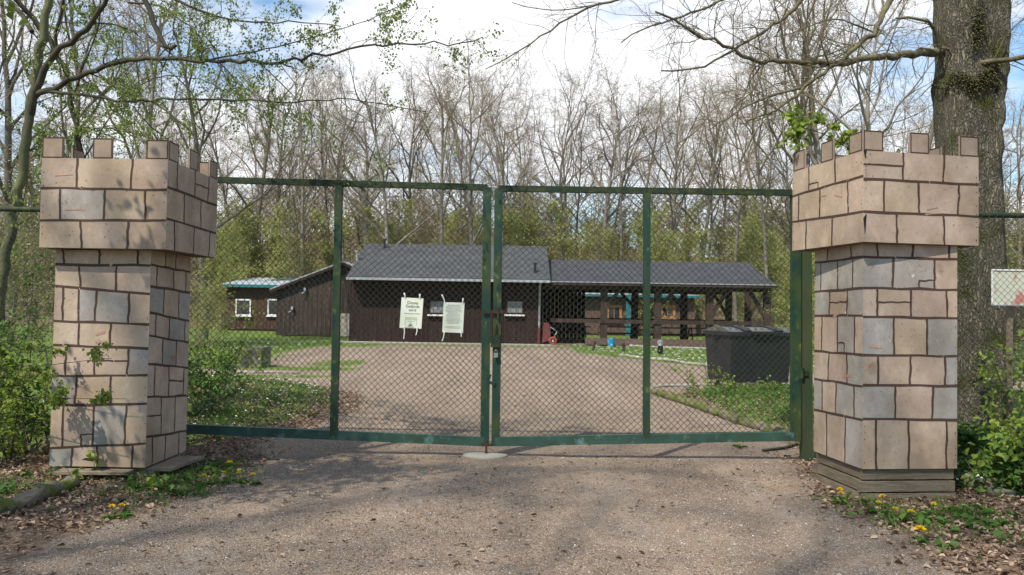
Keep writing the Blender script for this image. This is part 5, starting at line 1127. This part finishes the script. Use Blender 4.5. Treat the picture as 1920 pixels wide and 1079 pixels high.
# ------------------------------------------------------------------ ground cover (uncountable)
rr = np.random.RandomState(100)
def scatter(n, x0, x1, y0, y1, prob):
    x = rr.uniform(x0, x1, n); y = rr.uniform(y0, y1, n); k = rr.rand(n) < prob(x, y); x, y = x[k], y[k]; return np.stack([x, y, gz(x, y)], 1)
def infoot(x, y):       # under the towers
    return ((x > p[0] - wS - .02) & (x < p[0] + .02) & (y > 7.0) & (y < 7.86)) | ((np.abs(x - cR[0]) < .46) & (np.abs(y - cR[1]) < .46))
def lit_p(x, y): return litter_w(x, y) * (.35 + .65 * (wob(x * 2, y * 2) > -.25)) * ~infoot(x, y) + .012
P = scatter(95000, -5.5, 5.5, 3.2, 15.5, lambda x, y: lit_p(x, y) * np.clip(1.4 - y / 14, .3, 1)); n = len(P)
D = rr.normal(size=(n, 3)) * V(1, 1, .25); mb = MB(); mb.leaves(P + V(0, 0, .008) + rr.rand(n, 1) * V(0, 0, .018), D, rr.normal(size=(n, 3)) * .45 + V(0, 0, 1), rr.uniform(.018, .058, n), .6, fold=.2)
tag(mb.build('leaf_litter', m_dead), 'brown fallen leaves along both verges', 'leaf litter', kind='stuff')
P = scatter(40000, -3.8, 3.8, 3.2, 12, lambda x, y: (1 - .5 * litter_w(x, y)) * np.clip(.25 + .75 * (wob(x * 1.7, y * 1.7) > -.05), 0, 1) * np.clip(1.4 - y / 10, .15, 1)); n = len(P); mb = MB()
mb.leaves(P + V(0, 0, .003), rr.normal(size=(n, 3)) * V(1, 1, .15), rr.normal(size=(n, 3)) * .4 + V(0, 0, 1), rr.uniform(.008, .026, n) * (1 + (rr.rand(n) < .04)), .5, simple=True)
tag(mb.build('leaf_crumbs', m_dead), 'crumbled brown leaf bits and twigs over the gravel', 'leaf crumbs', kind='stuff')
P = scatter(1500, -3.6, 3.6, 3.4, 9, lambda x, y: .8 + 0 * x); n = len(P); mb = MB(); mb.leaves(P + V(0, 0, .004), rr.normal(size=(n, 3)) * V(1, 1, .15), rr.normal(size=(n, 3)) * .4 + V(0, 0, 1), rr.uniform(.006, .013, n), .7, simple=True); tag(mb.build('petals', m_wht), 'tiny pale fallen petals over the gravel', 'petals', kind='stuff')
P = scatter(10000, -3.6, 3.6, 3.4, 14, lambda x, y: (1 - .8 * litter_w(x, y)) * np.clip(1.3 - y / 14, .2, 1)); n = len(P); mb = MB()
o8 = np.array([[1, 0, 0], [0, 1, 0], [-1, 0, 0], [0, -1, 0], [0, 0, .7], [0, 0, -.7]]); f8 = np.array([[0, 1, 4], [1, 2, 4], [2, 3, 4], [3, 0, 4], [1, 0, 5], [2, 1, 5], [3, 2, 5], [0, 3, 5]])
s_ = (rr.uniform(.002, .0055, n) + (rr.rand(n) < .03) * rr.uniform(.003, .012, n))[:, None, None]; a_ = rr.uniform(0, 6.28, n); ca_, sa_ = np.cos(a_), np.sin(a_)
ov = np.stack([o8[None, :, 0] * ca_[:, None] * 1.3 - o8[None, :, 1] * sa_[:, None], o8[None, :, 0] * sa_[:, None] + o8[None, :, 1] * ca_[:, None], o8[None, :, 2] + 0 * ca_[:, None]], -1)
mb.add((P[:, None] + ov * s_ + V(0, 0, .002)).reshape(-1, 3), (f8[None] + (np.arange(n) * 6)[:, None, None]).reshape(-1, 3))
tag(mb.build('pebbles', m_peb), 'small loose stones strewn over the gravel drive', 'pebbles', kind='stuff')
def tufts(n, x0, x1, y0, y1, prob, h, w, per, spread, mt, name, label, cat):
    C = scatter(n, x0, x1, y0, y1, prob); C = np.repeat(C, per, 0); k = len(C); C[:, :2] += rr.normal(size=(k, 2)) * spread; C[:, 2] = gz(C[:, 0], C[:, 1]) - .01
    hh = rr.uniform(.4, 1.2, k) * h; lean = rr.normal(size=(k, 2)) * .45; a = rr.uniform(0, 3.14, k); sd = np.stack([np.cos(a), np.sin(a), 0 * a], 1) * (w * rr.uniform(.6, 1.3, k))[:, None]
    mid = C + np.stack([lean[:, 0] * hh * .35, lean[:, 1] * hh * .35, hh * .6], 1); tip = C + np.stack([lean[:, 0] * hh * 1.1, lean[:, 1] * hh * 1.1, hh], 1)
    v = np.stack([C - sd, C + sd, mid + sd * .8, mid - sd * .8, tip], 1); b = (np.arange(k) * 5)[:, None]; mb = MB()
    mb.add(v.reshape(-1, 3), b + np.array([[0, 1, 2, 3]])); mb.add(np.zeros((0, 3)), (b + np.array([[3, 2, 4]])) - mb.n + 0) if False else None
    F3 = b + np.array([[3, 2, 4]]); mb.f.setdefault(3, []).append((F3, np.zeros(k, int), np.full(k, False), np.ones((k, 3))))
    return tag(mb.build(name, mt), label, cat, kind='stuff')
def near_g(x, y):
    v = verge(x, y); n_ = wob(x * 3.1, y * 3.1)
    a = np.exp(-((x + 2.75) / .6) ** 2 - ((y - 7.0) / .7) ** 2) * .9 + np.exp(-((x - 2.9) / .5) ** 2 - ((y - 6.1) / .5) ** 2) * .7 + np.exp(-((x - 3.6) / .5) ** 2 - ((y - 6.0) / .35) ** 2) * .5 + np.exp(-((x + 4.2) / .6) ** 2 - ((y - 6.3) / .4) ** 2) * .8
    return np.clip(a + (n_ > .22) * (v > .1) * .25, 0, 1) * smooth(-.25, .25, v) * ~infoot(x, y)
tufts(9000, -5.2, 5, 4.2, 8.6, near_g, .085, .0035, 6, .035, m_grass, 'grass', 'grass tufts at the tower feet and verges', 'grass')
tufts(15000, -6, 7, 8.9, 16.0, lambda x, y: np.clip(grass_w(x, y) * (.3 + (wob(x * 3, y * 3) > -.1)), 0, 1), .075, .005, 4, .04, m_grass, 'verge_grass', 'grass on the verges just inside the gate', 'grass')
tufts(16000, -16, 18, 16.5, 34, lambda x, y: np.clip(grass_w(x, y) - .3, 0, 1), .06, .009, 3, .06, m_grass, 'lawn', 'short lawn round the huts and shelter', 'grass')
def herbs(n, prob, x0, x1, y0, y1, name, label, ls=.045, h=.10, per=7, mt=None):
    C = scatter(n, x0, x1, y0, y1, prob); C = np.repeat(C, per, 0); k = len(C); C[:, :2] += rr.normal(size=(k, 2)) * .05; C[:, 2] = gz(C[:, 0], C[:, 1]) + rr.uniform(.005, h, k)
    mb = MB(); mb.leaves(C, rr.normal(size=(k, 3)) * V(1, 1, .4), rr.normal(size=(k, 3)) * .5 + V(0, 0, 1), rr.uniform(.5, 1.3, k) * ls, .7); return tag(mb.build(name, mt or m_leafd), label, 'ground cover', kind='stuff')
herbs(2400, lambda x, y: np.clip((verge(x, y) > .35) * (wob(x * 2.6, y * 2.6) > -.05) * (y > 8.6) + (verge(x, y) > 1.1) * (wob(x * 2, y * 2) > .1), 0, 1) * ~infoot(x, y), -6, 6.5, 5.2, 15.6, 'ground_cover', 'low green herbs among the fallen leaves')
herbs(2600, lambda x, y: near_g(x, y) ** 2 * .9, -5, 5, 4.5, 8.5, 'weeds', 'dandelion leaves and weeds near the towers', .07, .05, 5)
herbs(900, lambda x, y: (verge(x, y) > .5) * 1.0, 2.9, 6, 10.5, 15.5, 'weeds', 'lush weeds on the container verge', .045, .10, 6, m_grass)
herbs(700, lambda x, y: (verge(x, y) > .3) * 1.0, 3.95, 6, 6.8, 9.5, 'weeds', 'lush weeds right of the right tower', .065, .2, 7)
# white flowers as specks among the leaves
C = np.concatenate([scatter(330, -6, -2.6, 8.8, 15.5, lambda x, y: (verge(x, y) > .3) * .6), scatter(220, 3.9, 6, 6.2, 9, lambda x, y: (verge(x, y) > .4) * .6), scatter(900, 1.5, 12, 22, 33, lambda x, y: grass_w(x, y) * .8), scatter(300, -12, -4, 24, 34, lambda x, y: grass_w(x, y) * .6)])
C[:, 2] += rr.uniform(.05, .2, len(C)); mb = MB()
for k5 in range(3): mb.leaves(C, rr.normal(size=(len(C), 3)) * V(1, 1, .2), np.tile(V(0, -.4, 1), (len(C), 1)), .022 + .012 * (C[:, 1] > 20), .9, simple=True)
tag(mb.build('anemones', m_wht), 'tiny white spring flowers dotted through the grass', 'wild flowers', kind='stuff')

# dandelions, each a thing
DL = [(430, 868, 'on the left verge, hidden lowest of stem and nearest the gate rail'), (383, 892, 'left of the tallest one by the left tower'), (420, 887, 'on the left verge under the round pair'), (448, 887, 'second from the right in the left verge row'), (474, 890, 'rightmost in the left verge row'),
      (210, 950, 'left one of the pair on the leaf litter below the left tower'), (228, 948, 'right one of the pair on the leaf litter below the left tower'), (1575, 918, 'at the left foot of the plank plinth, upper'), (1577, 925, 'at the left foot of the plank plinth, lower'),
      (1655, 932, 'upper one before the front of the plank plinth'), (1648, 943, 'lower one before the front of the plank plinth'), (1678, 955, 'small, between plinth and the big front one'), (1709, 961, 'round, right of the plinth front pair'), (1751, 946, 'before the right corner of the plinth'), (1725, 993, 'biggest and nearest, on the right leaf litter'),
      (1388, 832, 'alone in front of the right gate leaf'), (585, 775, 'alone in the grass behind the left gate leaf')]
for i, (px, py, lab) in enumerate(DL):
    z = .09 if px < 500 or px > 1500 else .05; q = gnd(px, py, z); g0 = float(gz(q[0], q[1])); z = max(z, g0 + .05); q = gnd(px, py, z)
    big = .040 if px == 1725 else (.031 if px in (430, 1709, 1655) else .025)
    d = empty('dandelion', (q[0], q[1], g0), 'yellow dandelion ' + lab, 'dandelion', 'dandelions in flower')
    mb = MB(); mb.tube([(q[0] + .01, q[1] + .01, g0 - .01), (q[0], q[1], z)], .0022, 5); mb.build('stem', m_grass, d)
    k = 34; a = rr.uniform(0, 6.28, k); el = rr.uniform(.05, 1.3, k); D = np.stack([np.cos(a) * np.cos(el), np.sin(a) * np.cos(el), np.sin(el)], 1); mb = MB(); mb.leaves(np.tile(q, (k, 1)), D, rr.normal(size=(k, 3)) + V(0, 0, 1), big * (1.15 - .4 * el / 1.3), .4, simple=True); mb.build('flower_head', m_yel, d)
    k = 7; a = rr.uniform(0, 6.28, k); D = np.stack([np.cos(a), np.sin(a), .25 + 0 * a], 1); mb = MB(); mb.leaves(np.tile(V(q[0], q[1], g0 + .005), (k, 1)), D, np.tile(V(0, 0, 1), (k, 1)), rr.uniform(.06, .11, k), .28); mb.build('leaf_rosette', m_leafd, d)

# ------------------------------------------------------------------ trees behind the photographer, whose shade falls on the drive
for i, (x, y, s, k, lab) in enumerate(((-11.0, -5.6, 1.25, 0, 'tree behind the photographer, shading the left of the drive'), (-7.6, -8.6, 1.25, 4, 'tree behind the photographer, shading the middle of the drive'))):
    o = copy_tree(protos[k][0]); o.location = (x, y, 0); o.scale = (s * .9, s * .9, s); o.rotation_euler = (0, 0, i * 2.1); tag(o, lab, 'tree', 'trees behind the photographer')

shrub('maple_tree', -4.95, 5.2, 6.3, 2.0, 1900, m_leaf, .08, 91, 'leafy young maple left of the frame whose leaf shade dapples the left tower', stems=1, cat='tree', nb=40, rs=.04, tmin=.6)
